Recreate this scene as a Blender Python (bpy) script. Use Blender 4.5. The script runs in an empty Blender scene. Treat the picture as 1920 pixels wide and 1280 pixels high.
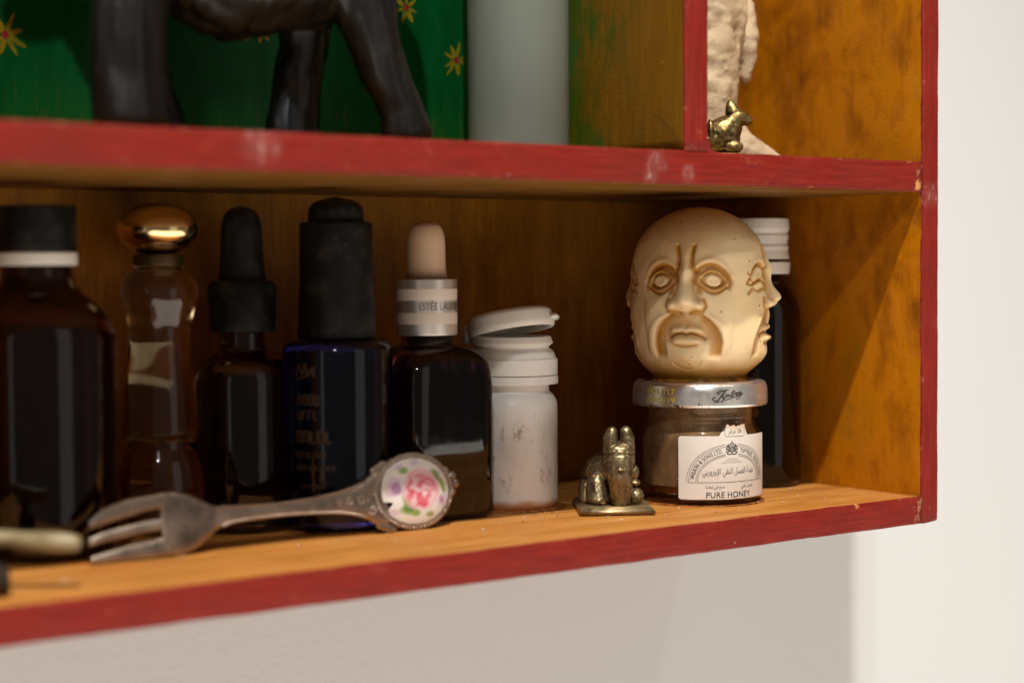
import bpy, bmesh, math, random
from mathutils import Vector, Matrix, noise
random.seed(7)
S = bpy.context.scene
COL = S.collection
R = math.radians
MM = 0.001

# ------------------------------------------------------------------ camera
cam_d = bpy.data.cameras.new('camera')
cam = bpy.data.objects.new('camera', cam_d); COL.objects.link(cam)
cr = Vector((0.804333, -0.594137, -0.006982)); cu = Vector((0.029233, 0.027833, 0.999185)); cf = Vector((0.593459, 0.803882, -0.039756))
m = Matrix.Identity(4)
for i in range(3):
    m[i][0] = cr[i]; m[i][1] = cu[i]; m[i][2] = -cf[i]
m.translation = Vector((-0.472513, -0.403984, 0.078148))
cam.matrix_world = m
cam_d.sensor_width = 36; cam_d.lens = 62.41; cam_d.clip_start = 0.01; cam_d.clip_end = 50
cam_d.dof.use_dof = True; cam_d.dof.focus_distance = 0.590; cam_d.dof.aperture_fstop = 6.4; cam_d.dof.aperture_blades = 0
S.camera = cam

# ------------------------------------------------------------------ world, gallery spots and added light panels
W = bpy.data.worlds.new('World'); S.world = W; W.use_nodes = True
W.node_tree.nodes['Background'].inputs[0].default_value = (1.0, 0.93, 0.84, 1)
W.node_tree.nodes['Background'].inputs[1].default_value = 0.10

def aim(o, target):
    o.rotation_euler = (Vector(target) - o.location).to_track_quat('-Z', 'Y').to_euler()

def spot(name, direction, dist, power, radius, colour, angle=40, target=(-0.14, 0.02, 0.08)):
    l = bpy.data.lights.new(name, 'SPOT'); l.energy = power; l.shadow_soft_size = radius; l.color = colour
    l.spot_size = R(angle); l.spot_blend = 0.9
    o = bpy.data.objects.new(name, l); COL.objects.link(o)
    o.location = Vector(target) - Vector(direction).normalized() * dist
    aim(o, target); return o

def area(name, loc, target, sx, sy, radiance, colour):
    l = bpy.data.lights.new(name, 'AREA'); l.shape = 'RECTANGLE'; l.size = sx; l.size_y = sy
    l.energy = radiance * math.pi * sx * sy * 1.0; l.color = colour
    o = bpy.data.objects.new(name, l); COL.objects.link(o); o.location = loc
    aim(o, target); return o

spot('gallery_spot_key', (0.60, 1.0, -2.15), 2.3, 250, 0.028, (1.0, 0.955, 0.89), 27, (-0.13, 0.0, 0.07))
spot('gallery_spot_left', (0.76, 1.0, -0.95), 2.9, 64, 0.035, (0.96, 0.985, 1.0), 30, (-0.15, 0.03, 0.08))
spot('gallery_spot_right', (-0.55, 1.0, -1.5), 2.6, 22, 0.04, (1.0, 0.88, 0.74))
area('streak_panel_front', (0.55, -2.4, 0.35), (-0.1, 0.1, 0.05), 0.95, 2.4, 0.40, (1.0, 0.95, 0.90))  # added upright panel: broad bottle reflections and soft fill
area('streak_panel_left', (-2.3, -1.05, 0.4), (-0.2, 0.1, 0.05), 0.20, 2.0, 0.50, (0.97, 0.97, 1.0))  # added narrow panel, makes the thin streak on the bottles
area('floor_bounce', (0.0, -1.9, -1.7), (0.0, -1.2, 0.6), 6.0, 3.2, 2.25, (1.0, 0.90, 0.77))
area('red_streak_panel', (2.2, -1.6, 0.2), (-0.1, 0.1, 0.05), 0.5, 1.8, 0.10, (1.0, 0.15, 0.12))  # added dim red panel, tints the right side of bottles and collar

S.view_settings.view_transform = 'Standard'; S.view_settings.look = 'None'
S.view_settings.exposure = 0.0; S.view_settings.gamma = 1.0; S.view_settings.use_curve_mapping = False
S.cycles.use_denoising = True
S.cycles.max_bounces = 14; S.cycles.transmission_bounces = 12; S.cycles.glossy_bounces = 6; S.cycles.diffuse_bounces = 5
S.cycles.caustics_reflective = False; S.cycles.caustics_refractive = True
S.cycles.sample_clamp_indirect = 4.0; S.cycles.blur_glossy = 0.5

# ------------------------------------------------------------------ node helpers
class NT:
    def __init__(self, name):
        self.m = bpy.data.materials.new(name); self.m.use_nodes = True
        self.t = self.m.node_tree; self.p = self.t.nodes['Principled BSDF']
    def n(self, kind, **kw):
        x = self.t.nodes.new(kind)
        for k, v in kw.items(): setattr(x, k, v)
        return x
    def set(self, sock, v):
        if isinstance(v, bpy.types.NodeSocket): self.t.links.new(v, sock)
        elif isinstance(v, (tuple, list)):
            sock.default_value = tuple(v) + ((1,) if len(sock.default_value) == 4 and len(v) == 3 else ())
        else: sock.default_value = v
    def b(self, **kw):
        names = {'col': 'Base Color', 'rough': 'Roughness', 'metal': 'Metallic', 'trans': 'Transmission Weight', 'ior': 'IOR',
                 'sss': 'Subsurface Weight', 'sssr': 'Subsurface Radius', 'ssss': 'Subsurface Scale', 'coat': 'Coat Weight',
                 'coatr': 'Coat Roughness', 'spec': 'Specular IOR Level', 'normal': 'Normal', 'alpha': 'Alpha'}
        for k, v in kw.items(): self.set(self.p.inputs[names[k]], v)
        return self
    def pos(self):
        return self.n('ShaderNodeNewGeometry').outputs['Position']
    def obj(self):
        return self.n('ShaderNodeTexCoord').outputs['Object']
    def vmap(self, v, scale=(1, 1, 1), loc=(0, 0, 0), rot=(0, 0, 0)):
        x = self.n('ShaderNodeMapping'); self.set(x.inputs[0], v); x.inputs[3].default_value = scale
        x.inputs[1].default_value = loc; x.inputs[2].default_value = rot; return x.outputs[0]
    def noise(self, v, scale, detail=4, rough=0.55, dist=0.0):
        x = self.n('ShaderNodeTexNoise'); self.set(x.inputs['Vector'], v); x.inputs['Scale'].default_value = scale
        x.inputs['Detail'].default_value = detail; x.inputs['Roughness'].default_value = rough; x.inputs['Distortion'].default_value = dist
        return x.outputs[0]
    def vor(self, v, scale, rnd=1.0):
        x = self.n('ShaderNodeTexVoronoi'); self.set(x.inputs['Vector'], v); x.inputs['Scale'].default_value = scale
        x.inputs['Randomness'].default_value = rnd; return x.outputs['Distance']
    def ramp(self, fac, stops, interp='LINEAR'):
        x = self.n('ShaderNodeValToRGB'); self.set(x.inputs[0], fac); x.color_ramp.interpolation = interp
        e = x.color_ramp.elements
        while len(e) < len(stops): e.new(0.5)
        for i, (p, c) in enumerate(stops):
            e[i].position = p; e[i].color = (c if isinstance(c, tuple) else (c, c, c)) + (1,)
        return x.outputs[0]
    def mix(self, fac, a, b, mode='MIX'):
        x = self.n('ShaderNodeMix', data_type='RGBA', blend_type=mode); self.set(x.inputs[0], fac)
        self.set(x.inputs[6], a); self.set(x.inputs[7], b); return x.outputs[2]
    def math(self, op, a, b=0.0, clamp=False):
        x = self.n('ShaderNodeMath', operation=op, use_clamp=clamp); self.set(x.inputs[0], a); self.set(x.inputs[1], b); return x.outputs[0]
    def sep(self, v):
        x = self.n('ShaderNodeSeparateXYZ'); self.set(x.inputs[0], v); return x.outputs
    def mrange(self, v, a, b, c=0.0, d=1.0, smooth=True):
        x = self.n('ShaderNodeMapRange'); x.interpolation_type = 'SMOOTHSTEP' if smooth else 'LINEAR'
        self.set(x.inputs[0], v)
        for i, q in enumerate((a, b, c, d)): self.set(x.inputs[1 + i], q)
        return x.outputs[0]
    def dist(self, v, c):
        x = self.n('ShaderNodeVectorMath', operation='DISTANCE'); self.set(x.inputs[0], v); x.inputs[1].default_value = c; return x.outputs['Value']
    def bump(self, h, strength=0.3, distance=0.0002, normal=None):
        x = self.n('ShaderNodeBump'); self.set(x.inputs['Height'], h); x.inputs['Strength'].default_value = strength
        x.inputs['Distance'].default_value = distance
        if normal is not None: self.set(x.inputs['Normal'], normal)
        return x.outputs[0]
    def attr(self, name):
        return self.n('ShaderNodeAttribute', attribute_name=name).outputs

def simple(name, col, rough=0.5, metal=0.0, **kw):
    t = NT(name); t.b(col=col, rough=rough, metal=metal, **kw); return t.m

# ------------------------------------------------------------------ mesh helpers
def link(name, me, mats, parent=None, smooth=True):
    o = bpy.data.objects.new(name, me); COL.objects.link(o)
    for mm in (mats if isinstance(mats, (list, tuple)) else [mats]): me.materials.append(mm)
    if smooth:
        for p in me.polygons: p.use_smooth = True
    if parent is not None: o.parent = parent
    return o

def tag(o, label, cat=None, group=None, kind=None):
    o['label'] = label
    if cat: o['category'] = cat
    if group: o['group'] = group
    if kind: o['kind'] = kind
    return o

def empty(name, loc, rz=0.0):
    o = bpy.data.objects.new(name, None); COL.objects.link(o); o.location = loc; o.rotation_euler = (0, 0, rz)
    o.empty_display_size = 0.01; return o

def pd(verts, faces):
    me = bpy.data.meshes.new('m'); me.from_pydata(verts, [], faces); me.update(); return me

def fillet(prof, rad, n=4):
    """round the inner corners of an (r,z) polyline; rad may be a list"""
    out = [prof[0]]
    for i in range(1, len(prof) - 1):
        r_ = rad[i] if isinstance(rad, (list, tuple)) else rad
        a, b, c = Vector(prof[i - 1]), Vector(prof[i]), Vector(prof[i + 1])
        d1, d2 = (a - b), (c - b)
        l = min(r_, d1.length * .48, d2.length * .48)
        if l < 1e-7: out.append(tuple(b)); continue
        p, q = b + d1.normalized() * l, b + d2.normalized() * l
        for k in range(n + 1):
            t = k / n; w = p * (1 - t) ** 2 + b * 2 * t * (1 - t) + q * t * t
            out.append((w.x, w.y))
    out.append(prof[-1]); return out

def lathe(prof, seg=72, wob=0.0, ridges=0, ridge_amp=0.0, ridge_z=None):
    """prof in mm (r,z), revolved about z; returns mesh in metres"""
    v, f = [], []
    n = len(prof)
    for i, (r, z) in enumerate(prof):
        for k in range(seg):
            a = 2 * math.pi * k / seg
            rr = r
            if ridges and ridge_z[0] <= z <= ridge_z[1] and r > 1: rr += ridge_amp * (0.5 + 0.5 * math.cos(ridges * a))
            if wob: rr += wob * noise.noise((math.cos(a) * 2, math.sin(a) * 2, z * .3))
            v.append((rr * math.cos(a) * MM, rr * math.sin(a) * MM, z * MM))
    for i in range(n - 1):
        for k in range(seg):
            k2 = (k + 1) % seg
            f.append((i * seg + k, i * seg + k2, (i + 1) * seg + k2, (i + 1) * seg + k))
    if prof[0][0] < 1e-6 or True:
        if prof[0][0] > 1e-6 and prof[-1] != prof[0]: pass
    me = pd(v, f)
    bm = bmesh.new(); bm.from_mesh(me); bmesh.ops.remove_doubles(bm, verts=bm.verts, dist=1e-6)
    bmesh.ops.dissolve_degenerate(bm, edges=bm.edges, dist=1e-7)
    bmesh.ops.recalc_face_normals(bm, faces=bm.faces); bm.to_mesh(me); bm.free(); return me

def board(a, b, axis, bev=0.9, seg=60, jit=0.22, seed=0):
    """a long board between corners a and b (mm); long edges rounded, slightly uneven; ends square"""
    ax = 'xyz'.index(axis); o1, o2 = [i for i in range(3) if i != ax]
    (u0, u1), (w0, w1) = (a[o1], b[o1]), (a[o2], b[o2])
    cs = []
    for (cx, cy, sa) in ((u1 - bev, w1 - bev, 0), (u0 + bev, w1 - bev, 90), (u0 + bev, w0 + bev, 180), (u1 - bev, w0 + bev, 270)):
        for k in range(5):
            t = R(sa + 22.5 * k); cs.append((cx + bev * math.cos(t), cy + bev * math.sin(t)))
    v, f = [], []; n = len(cs)
    for i in range(seg + 1):
        t = a[ax] + (b[ax] - a[ax]) * i / seg
        for (p, q) in cs:
            e = jit if 0 < i < seg else 0
            p2 = p + e * noise.noise((t * .06, p * .3 + seed, q * .3)) + e * .5 * noise.noise((t * .3, p * .3 + seed, q * .3))
            q2 = q + e * noise.noise((t * .06 + 50, p * .3 + seed, q * .3)) + e * .5 * noise.noise((t * .3 + 50, p * .3 + seed, q * .3))
            c = [0, 0, 0]; c[ax] = t; c[o1] = p2; c[o2] = q2
            v.append([x * MM for x in c])
    for i in range(seg):
        for k in range(n):
            k2 = (k + 1) % n
            f.append((i * n + k, i * n + k2, (i + 1) * n + k2, (i + 1) * n + k))
    f.append(tuple(range(n))); f.append(tuple(range(seg * n, seg * n + n)))
    me = pd(v, f); bm = bmesh.new(); bm.from_mesh(me); bmesh.ops.recalc_face_normals(bm, faces=bm.faces); bm.to_mesh(me); bm.free()
    return me

def box(a, b, bev=0.0):
    bm = bmesh.new(); bmesh.ops.create_cube(bm, size=1)
    for v in bm.verts:
        for i in range(3): v.co[i] = (a[i] + (b[i] - a[i]) * (v.co[i] + .5)) * MM
    if bev: bmesh.ops.bevel(bm, geom=bm.edges[:], offset=bev * MM, segments=2, affect='EDGES')
    me = bpy.data.meshes.new('m'); bm.to_mesh(me); bm.free(); return me

def blob(chains, voxel=0.5, smooth=6, disp=None, boxes=()):
    """union of sphere chains (mm): each chain a list of (x,y,z,r) or (x,y,z,(rx,ry,rz)); voxel-remeshed to one skin"""
    bm = bmesh.new()
    for ch in chains:
        pts = []
        for i, q in enumerate(ch):
            rr = q[3] if isinstance(q[3], tuple) else (q[3],) * 3
            if i:
                p0, r0 = pts[-1]; d = (Vector(q[:3]) - p0).length; n = max(1, int(d / (0.3 * min(min(r0), min(rr)))))
                for k in range(1, n): 
                    t = k / n; pts.append((p0.lerp(Vector(q[:3]), t), tuple(r0[j] * (1 - t) + rr[j] * t for j in range(3))))
            pts.append((Vector(q[:3]), rr))
        for p, rr in pts:
            mat = Matrix.Translation(p) @ Matrix.Diagonal((*rr, 1))
            bmesh.ops.create_icosphere(bm, subdivisions=2, radius=1, matrix=mat)
    for (a, b) in boxes:
        mat = Matrix.Translation([(a[i] + b[i]) / 2 for i in range(3)]) @ Matrix.Diagonal([b[i] - a[i] for i in range(3)] + [1])
        bmesh.ops.create_cube(bm, size=1, matrix=mat)
    me = bpy.data.meshes.new('tmp'); bm.to_mesh(me); bm.free()
    o = bpy.data.objects.new('tmp', me); COL.objects.link(o)
    md = o.modifiers.new('r', 'REMESH'); md.mode = 'VOXEL'; md.voxel_size = voxel; md.use_smooth_shade = True
    if smooth:
        s = o.modifiers.new('s', 'SMOOTH'); s.factor = 0.5; s.iterations = smooth
    dg = bpy.context.evaluated_depsgraph_get(); dg.update()
    out = bpy.data.meshes.new_from_object(o.evaluated_get(dg))
    bpy.data.objects.remove(o); bpy.data.meshes.remove(me)
    out.update()
    ns = [v.normal.copy() for v in out.vertices]
    for v, nn in zip(out.vertices, ns):
        if disp: v.co += nn * disp(v.co)
        v.co *= MM
    out.update(); return out

def rsq(prof, n_exp=5.0, seg=96):
    """rounded-square solid: prof list of (half_side, z, exponent)"""
    v, f = [], []
    for (h, z, e) in prof:
        for k in range(seg):
            a = 2 * math.pi * k / seg; c, s = math.cos(a), math.sin(a)
            rr = h / ((abs(c) ** e + abs(s) ** e) ** (1 / e))
            v.append((rr * c * MM, rr * s * MM, z * MM))
    for i in range(len(prof) - 1):
        for k in range(seg):
            k2 = (k + 1) % seg; f.append((i * seg + k, i * seg + k2, (i + 1) * seg + k2, (i + 1) * seg + k))
    me = pd(v, f); bm = bmesh.new(); bm.from_mesh(me); bmesh.ops.remove_doubles(bm, verts=bm.verts, dist=1e-6)
    bmesh.ops.dissolve_degenerate(bm, edges=bm.edges, dist=1e-7)
    bmesh.ops.recalc_face_normals(bm, faces=bm.faces); bm.to_mesh(me); bm.free(); return me

def text_mesh(body, size, align='CENTER', bold=0.0, spacing=1.0):
    cu_ = bpy.data.curves.new('t', 'FONT'); cu_.body = body; cu_.size = size; cu_.align_x = align; cu_.resolution_u = 3
    cu_.offset = bold; cu_.space_character = spacing
    o = bpy.data.objects.new('t', cu_); COL.objects.link(o)
    dg = bpy.context.evaluated_depsgraph_get(); dg.update()
    me = bpy.data.meshes.new_from_object(o.evaluated_get(dg)); bpy.data.objects.remove(o); return me

def dice(me, axis, step):
    """cut a flat mesh into strips so that it can be bent"""
    bm = bmesh.new(); bm.from_mesh(me)
    xs = [v.co[axis] for v in bm.verts]
    if xs:
        t = math.floor(min(xs) / step) * step + step
        while t < max(xs):
            no = Vector((0, 0, 0)); no[axis] = 1; co = Vector((0, 0, 0)); co[axis] = t
            bmesh.ops.bisect_plane(bm, geom=bm.verts[:] + bm.edges[:] + bm.faces[:], plane_co=co, plane_no=no, dist=1e-6)
            t += step
    bm.to_mesh(me); bm.free(); return me

def remap(me, fn):
    for v in me.vertices: v.co = fn(v.co)
    me.update(); return me

def ribbon(pts, w, closed=False):
    """flat stroke (mm) along 2-D points, w half-width or list"""
    n = len(pts); v = []; f = []
    for i, p in enumerate(pts):
        a = Vector(pts[(i - 1) % n] if (i or closed) else p); b = Vector(pts[(i + 1) % n] if (i < n - 1 or closed) else p)
        d = (b - a); d = d.normalized() if d.length else Vector((1, 0)); nn = Vector((-d.y, d.x))
        ww = w[i] if isinstance(w, (list, tuple)) else w
        q = Vector(p); v += [(*(q + nn * ww), 0), (*(q - nn * ww), 0)]
    for i in range(n - (0 if closed else 1)):
        j = (i + 1) % n; f.append((2 * i, 2 * i + 1, 2 * j + 1, 2 * j))
    return pd(v, f)

def merge(meshes):
    bm = bmesh.new()
    for me in meshes: bm.from_mesh(me)
    out = bpy.data.meshes.new('m'); bm.to_mesh(out); bm.free(); return out

def bez(pts, n=8):
    """Catmull-Rom through 2-D or 3-D points"""
    P = [Vector(p) for p in pts]; P = [P[0] * 2 - P[1]] + P + [P[-1] * 2 - P[-2]]; out = []
    for i in range(1, len(P) - 2):
        for k in range(n):
            t = k / n; a, b, c, d = P[i - 1:i + 3]
            out.append(0.5 * ((2 * b) + (c - a) * t + (2 * a - 5 * b + 4 * c - d) * t * t + (3 * b - a - 3 * c + d) * t ** 3))
    out.append(P[-2]); return [tuple(q) for q in out]

# ------------------------------------------------------------------ materials
def red_paint(t, co, y, vertical=False):
    """brushed red paint colour with wear; returns colour, roughness, height"""
    brush = t.noise(t.vmap(co, (900, 300, 60) if vertical else (60, 300, 900)), 1.0, 5, 0.6)
    big = t.noise(co, 28, 3)
    c = t.ramp(brush, [(0.3, (0.15, 0.010, 0.006)), (0.55, (0.22, 0.015, 0.009)), (0.75, (0.27, 0.021, 0.012))])
    c = t.mix(t.mrange(big, 0.45, 0.7, 0, 0.45), c, (0.17, 0.018, 0.010))
    # pale scuffs at their own places along the shelf edge
    m_ = None
    for (p, r0) in (((-0.2534, 0, 0.111), 0.008), ((-0.120, 0, 0.1105), 0.0055), ((-0.122, 0, 0.106), 0.0045), ((-0.107, 0, 0.107), 0.004),
                    ((0.004, 0, 0.103), 0.006)):
        d = t.mrange(t.dist(co, p), r0, 0.0, 0.0, 1.0)
        m_ = d if m_ is None else t.math('MAXIMUM', m_, d)
    vein = t.mrange(t.noise(t.vmap(co, (1, 1, 0.6)), 420, 5, 0.7), 0.50, 0.66, 0, 1)
    c = t.mix(t.math('MULTIPLY', t.math('MULTIPLY', m_, vein), 0.5), c, (0.62, 0.42, 0.38))
    c = t.mix(t.math('MULTIPLY', m_, 0.08), c, (0.62, 0.42, 0.38))
    # little pale nicks
    nick = t.mrange(t.vor(t.vmap(co, (1, 1, 1.3)), 260), 0.13, 0.05, 0, 1)
    nick = t.math('MULTIPLY', nick, t.mrange(t.noise(co, 110, 2), 0.60, 0.66, 0, 1))
    c = t.mix(t.math('MULTIPLY', nick, 0.8), c, (0.62, 0.36, 0.26))
    pn = t.n('ShaderNodeNewGeometry').outputs['Pointiness']
    ed = t.math('MULTIPLY', t.mrange(pn, 0.515, 0.56, 0, 1), t.mrange(t.noise(co, 210, 5, 0.7), 0.56, 0.63, 0, 0.75))
    c = t.mix(ed, c, (0.52, 0.24, 0.12))
    # bare-wood chips at three corners
    for (p, r0) in (((-0.0025, 0, 0.1062), 0.0016), ((-0.0324, 0, -0.0003), 0.0009)):
        ch = t.mrange(t.math('ADD', t.dist(co, p), t.math('MULTIPLY', t.noise(co, 900, 3), 0.0028)), r0 + 0.0018, r0 + 0.0006, 0, 1)
        c = t.mix(ch, c, (0.68, 0.30, 0.09))
    return c, brush

def board_mat(name, kind):
    t = NT(name); co = t.pos(); x, y, z = t.sep(co)
    red, brush = red_paint(t, co, y, kind in ('right', 'left', 'divider'))
    edge = t.math('ADD', 0.0004, t.math('MULTIPLY', t.noise(t.vmap(co, (1, 1, 1)), 160, 3), 0.0012))
    m_ = t.mrange(t.math('SUBTRACT', y, edge), -0.00012, 0.00016, 1, 0)
    if kind == 'floor':
        g = t.noise(t.vmap(co, (14, 150, 150)), 1.0, 6, 0.62, 0.6)
        inner = t.ramp(g, [(0.25, (0.30, 0.10, 0.014)), (0.5, (0.49, 0.20, 0.040)), (0.72, (0.58, 0.28, 0.085))])
        st = t.noise(co, 45, 4, 0.65)
        inner = t.mix(t.mrange(st, 0.5, 0.72, 0, 0.55), inner, (0.48, 0.16, 0.016))
        inner = t.mix(t.mrange(t.noise(co, 80, 5, 0.7), 0.62, 0.75, 0, 0.5), inner, (0.22, 0.08, 0.02))
        dk = t.math('MULTIPLY', t.mrange(t.noise(t.vmap(co, (30, 120, 1)), 1.0, 5, .6), .56, .70, 0, .5), t.mrange(t.noise(co, 22, 2), .4, .6, 0, 1))
        inner = t.mix(dk, inner, (0.50, 0.13, 0.025))
        under = t.mrange(z, -0.005, -0.006, 0, 1); m_ = t.math('MAXIMUM', m_, under)
    elif kind == 'shelf':
        g = t.noise(t.vmap(co, (14, 90, 200)), 1.0, 6, 0.6, 0.4)
        inner = t.ramp(g, [(0.3, (0.11, 0.045, 0.007)), (0.7, (0.20, 0.085, 0.013))])
        spk = t.mrange(t.vor(co, 330), 0.14, 0.06, 0, 1)
        inner = t.mix(t.math('MULTIPLY', spk, t.mrange(t.noise(co, 90, 2), 0.5, 0.6, 0, 0.8)), inner, (0.6, 0.38, 0.18))
    elif kind == 'right':
        a = t.noise(t.vmap(co, (40, 40, 26)), 1.0, 4, 0.55, 0.8); b_ = t.noise(t.vmap(co, (130, 130, 80)), 1.0, 6, 0.6, 0.5)
        st_ = t.noise(t.vmap(co, (420, 420, 26)), 1.0, 4, 0.6, 0.3)
        inner = t.ramp(t.math('ADD', t.math('ADD', t.math('MULTIPLY', a, 0.58), t.math('MULTIPLY', b_, 0.32)), t.math('MULTIPLY', st_, 0.10)),
                       [(0.34, (0.20, 0.058, 0.001)), (0.44, (0.34, 0.106, 0.001)), (0.53, (0.48, 0.156, 0.001)), (0.60, (0.42, 0.150, 0.001)), (0.68, (0.27, 0.115, 0.002))])
        spot_ = t.mrange(t.noise(co, 75, 4, 0.7), 0.66, 0.76, 0, 0.5)
        inner = t.mix(spot_, inner, (0.17, 0.055, 0.003))
        m_ = t.math('MAXIMUM', m_, t.mrange(x, 0.004, 0.0045, 0, 1))
    elif kind == 'left':
        g = t.noise(t.vmap(co, (150, 150, 14)), 1.0, 5, 0.6)
        inner = t.ramp(g, [(0.3, (0.26, 0.11, 0.01)), (0.7, (0.42, 0.19, 0.02))])
    else:   # divider: green bleeding into olive brown towards the front
        nz = t.noise(t.vmap(co, (1, 1, 0.45)), 130, 5, 0.7); big = t.noise(co, 30, 3)
        k = t.math('ADD', t.mrange(y, 0.012, 0.062, 0, 1, False), t.math('MULTIPLY', t.math('SUBTRACT', nz, 0.5), 1.5))
        k = t.math('ADD', k, t.math('MULTIPLY', t.math('SUBTRACT', big, 0.5), 0.9))
        inner = t.ramp(k, [(0.25, (0.20, 0.085, 0.003)), (0.5, (0.15, 0.08, 0.003)), (0.75, (0.06, 0.08, 0.003)), (1.0, (0.01, 0.10, 0.008))])
        gr = t.noise(t.vmap(co, (500, 500, 45)), 1.0, 3)
        inner = t.mix(t.mrange(gr, 0.4, 0.7, 0.25, 0), inner, (0.03, 0.02, 0.002))
        spk = t.math('MULTIPLY', t.mrange(t.vor(co, 520), 0.12, 0.04, 0, 1), t.mrange(t.noise(co, 150, 2), 0.55, 0.62, 0, 1))
        inner = t.mix(spk, inner, (0.5, 0.36, 0.12))
    c = t.mix(m_, inner, red)
    hgt = t.math('ADD', t.math('MULTIPLY', brush, 0.5), t.noise(co, 900, 3))
    t.b(col=c, rough=t.mrange(t.noise(co, 60, 3), 0.35, 0.65, 0.45, 0.65), normal=t.bump(hgt, 0.4, 0.00035), spec=0.2)
    return t.m

M = {k: board_mat('painted_board_' + k, k) for k in ('floor', 'shelf', 'right', 'left', 'divider')}

def back_mat(name, kind):
    t = NT(name); co = t.pos(); x, y, z = t.sep(co)
    fine = t.noise(t.vmap(co, (900, 1, 60)), 1.0, 4, 0.6); mid = t.noise(t.vmap(co, (120, 1, 30)), 1.0, 4, 0.6, 0.4)
    if kind == 'brown':
        c = t.ramp(mid, [(0.3, (0.26, 0.092, 0.003)), (0.7, (0.45, 0.180, 0.006))])
        c = t.mix(t.mrange(fine, 0.36, 0.55, 0.32, 0), c, (0.12, 0.045, 0.004))
        c = t.mix(t.mrange(t.noise(co, 70, 4), 0.6, 0.75, 0, 0.5), c, (0.10, 0.04, 0.006))
    elif kind == 'green':
        c = t.ramp(mid, [(0.3, (0.002, 0.15, 0.032)), (0.7, (0.003, 0.25, 0.052))])
        low = t.math('ADD', t.mrange(z, 0.165, 0.118, -0.3, 0.5, False), t.math('MULTIPLY', t.noise(co, 40, 3), 0.3))
        c = t.mix(t.mrange(low, 0.25, 0.7, 0, 0.6), c, (0.035, 0.27, 0.015))
        wear = t.math('MULTIPLY', t.mrange(fine, 0.58, 0.70, 0, 1), t.mrange(t.math('ADD', low, t.noise(co, 70, 3)), 0.75, 1.1, 0, 0.75))
        c = t.mix(wear, c, (0.36, 0.25, 0.03))
    else:
        a = t.noise(t.vmap(co, (60, 60, 42)), 1.0, 5, 0.6, 1.2)
        c = t.ramp(a, [(0.32, (0.22, 0.075, 0.003)), (0.5, (0.46, 0.18, 0.005)), (0.7, (0.45, 0.21, 0.012))])
    t.b(col=c, rough=0.45, normal=t.bump(fine, 0.3, 0.0002), spec=0.25); return t.m

def glass(name, col, rough=0.02, ior=1.5, **kw):
    t = NT(name); t.b(col=col, rough=rough, trans=1.0, ior=ior, **kw); return t.m

def dusty_glass(name, col, dust=(0.35, 0.28, 0.22), amt=0.04, rough=0.05):
    """dark bottle glass: tinted through and through, with a thin film of dust"""
    t = NT(name); co = t.obj()
    d = t.mrange(t.noise(co, 140, 5, 0.7), 0.45, 0.8, 0, 1)
    sp = t.math('MULTIPLY', t.mrange(t.vor(co, 380), 0.10, 0.03, 0, 1), t.mrange(t.noise(co, 90, 2), 0.58, 0.66, 0, 1))
    k = t.math('MINIMUM', t.math('ADD', t.math('MULTIPLY', d, amt), t.math('MULTIPLY', sp, 0.5)), 1.0)
    t.b(col=t.mix(k, col, dust), rough=t.math('ADD', rough, t.math('MULTIPLY', d, 0.12)), trans=t.math('SUBTRACT', 1.0, k), ior=1.5)
    return t.m

M['back_brown'] = back_mat('brown_stained_back', 'brown')
M['back_green'] = back_mat('green_painted_back', 'green')
M['back_orange'] = back_mat('orange_stained_back', 'orange')
M['amber_dark'] = dusty_glass('dark_amber_glass', (0.09, 0.020, 0.008))
M['amber_mid'] = dusty_glass('brown_amber_glass', (0.16, 0.06, 0.02))
M['blue_glass'] = dusty_glass('deep_blue_glass', (0.03, 0.03, 0.26))
M['square_glass'] = dusty_glass('brown_black_glass', (0.055, 0.014, 0.018), (0.30, 0.16, 0.12), 0.05)
M['clear_amber'] = glass('amber_filled_clear_glass', (0.90, 0.72, 0.42), 0.04)
t = NT('clear_jar_glass'); tr = t.n('ShaderNodeBsdfTransparent'); tr.inputs[0].default_value = (0.90, 0.84, 0.76, 1)
gl = t.n('ShaderNodeBsdfGlossy'); gl.inputs['Roughness'].default_value = 0.03; lw_ = t.n('ShaderNodeLayerWeight'); lw_.inputs[0].default_value = 0.5
t.set(lw_.inputs['Normal'], t.bump(t.noise(t.obj(), 90, 3), 0.12, 0.0008)); fac_ = t.math('ADD', 0.035, t.math('MULTIPLY', t.math('POWER', lw_.outputs['Facing'], 4.0), 0.55)); mx = t.n('ShaderNodeMixShader')
t.t.links.new(fac_, mx.inputs[0]); t.t.links.new(tr.outputs[0], mx.inputs[1]); t.t.links.new(gl.outputs[0], mx.inputs[2])
t.t.links.new(mx.outputs[0], t.t.nodes['Material Output'].inputs[0]); M['jar_glass'] = t.m
def dusty_black(name, rough):
    t = NT(name); co = t.obj()
    d = t.math('MULTIPLY', t.mrange(t.noise(co, 160, 5, .7), .45, .75, 0, 1), .05)
    sp = t.math('MULTIPLY', t.mrange(t.vor(co, 420), .10, .03, 0, 1), t.mrange(t.noise(co, 110, 2), .54, .62, 0, .5))
    up = t.mrange(t.sep(t.n('ShaderNodeNewGeometry').outputs['Normal'])[2], .5, 1.0, 0, .07)
    t.b(col=t.mix(t.math('ADD', t.math('ADD', d, sp), up, True), (.004, .004, .0035), (.42, .36, .30)), rough=rough, spec=.22, normal=t.bump(t.noise(co, 500, 3), .08, .0003)); return t.m
M['black_plastic'] = dusty_black('black_plastic', .45)
M['black_rubber'] = dusty_black('black_rubber', .55)
M['gold'] = simple('polished_gold', (1.0, 0.74, 0.36), 0.13, 1.0)
M['dark_metal'] = simple('dark_brown_metal', (0.10, 0.06, 0.03), 0.4, 0.8)

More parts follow.
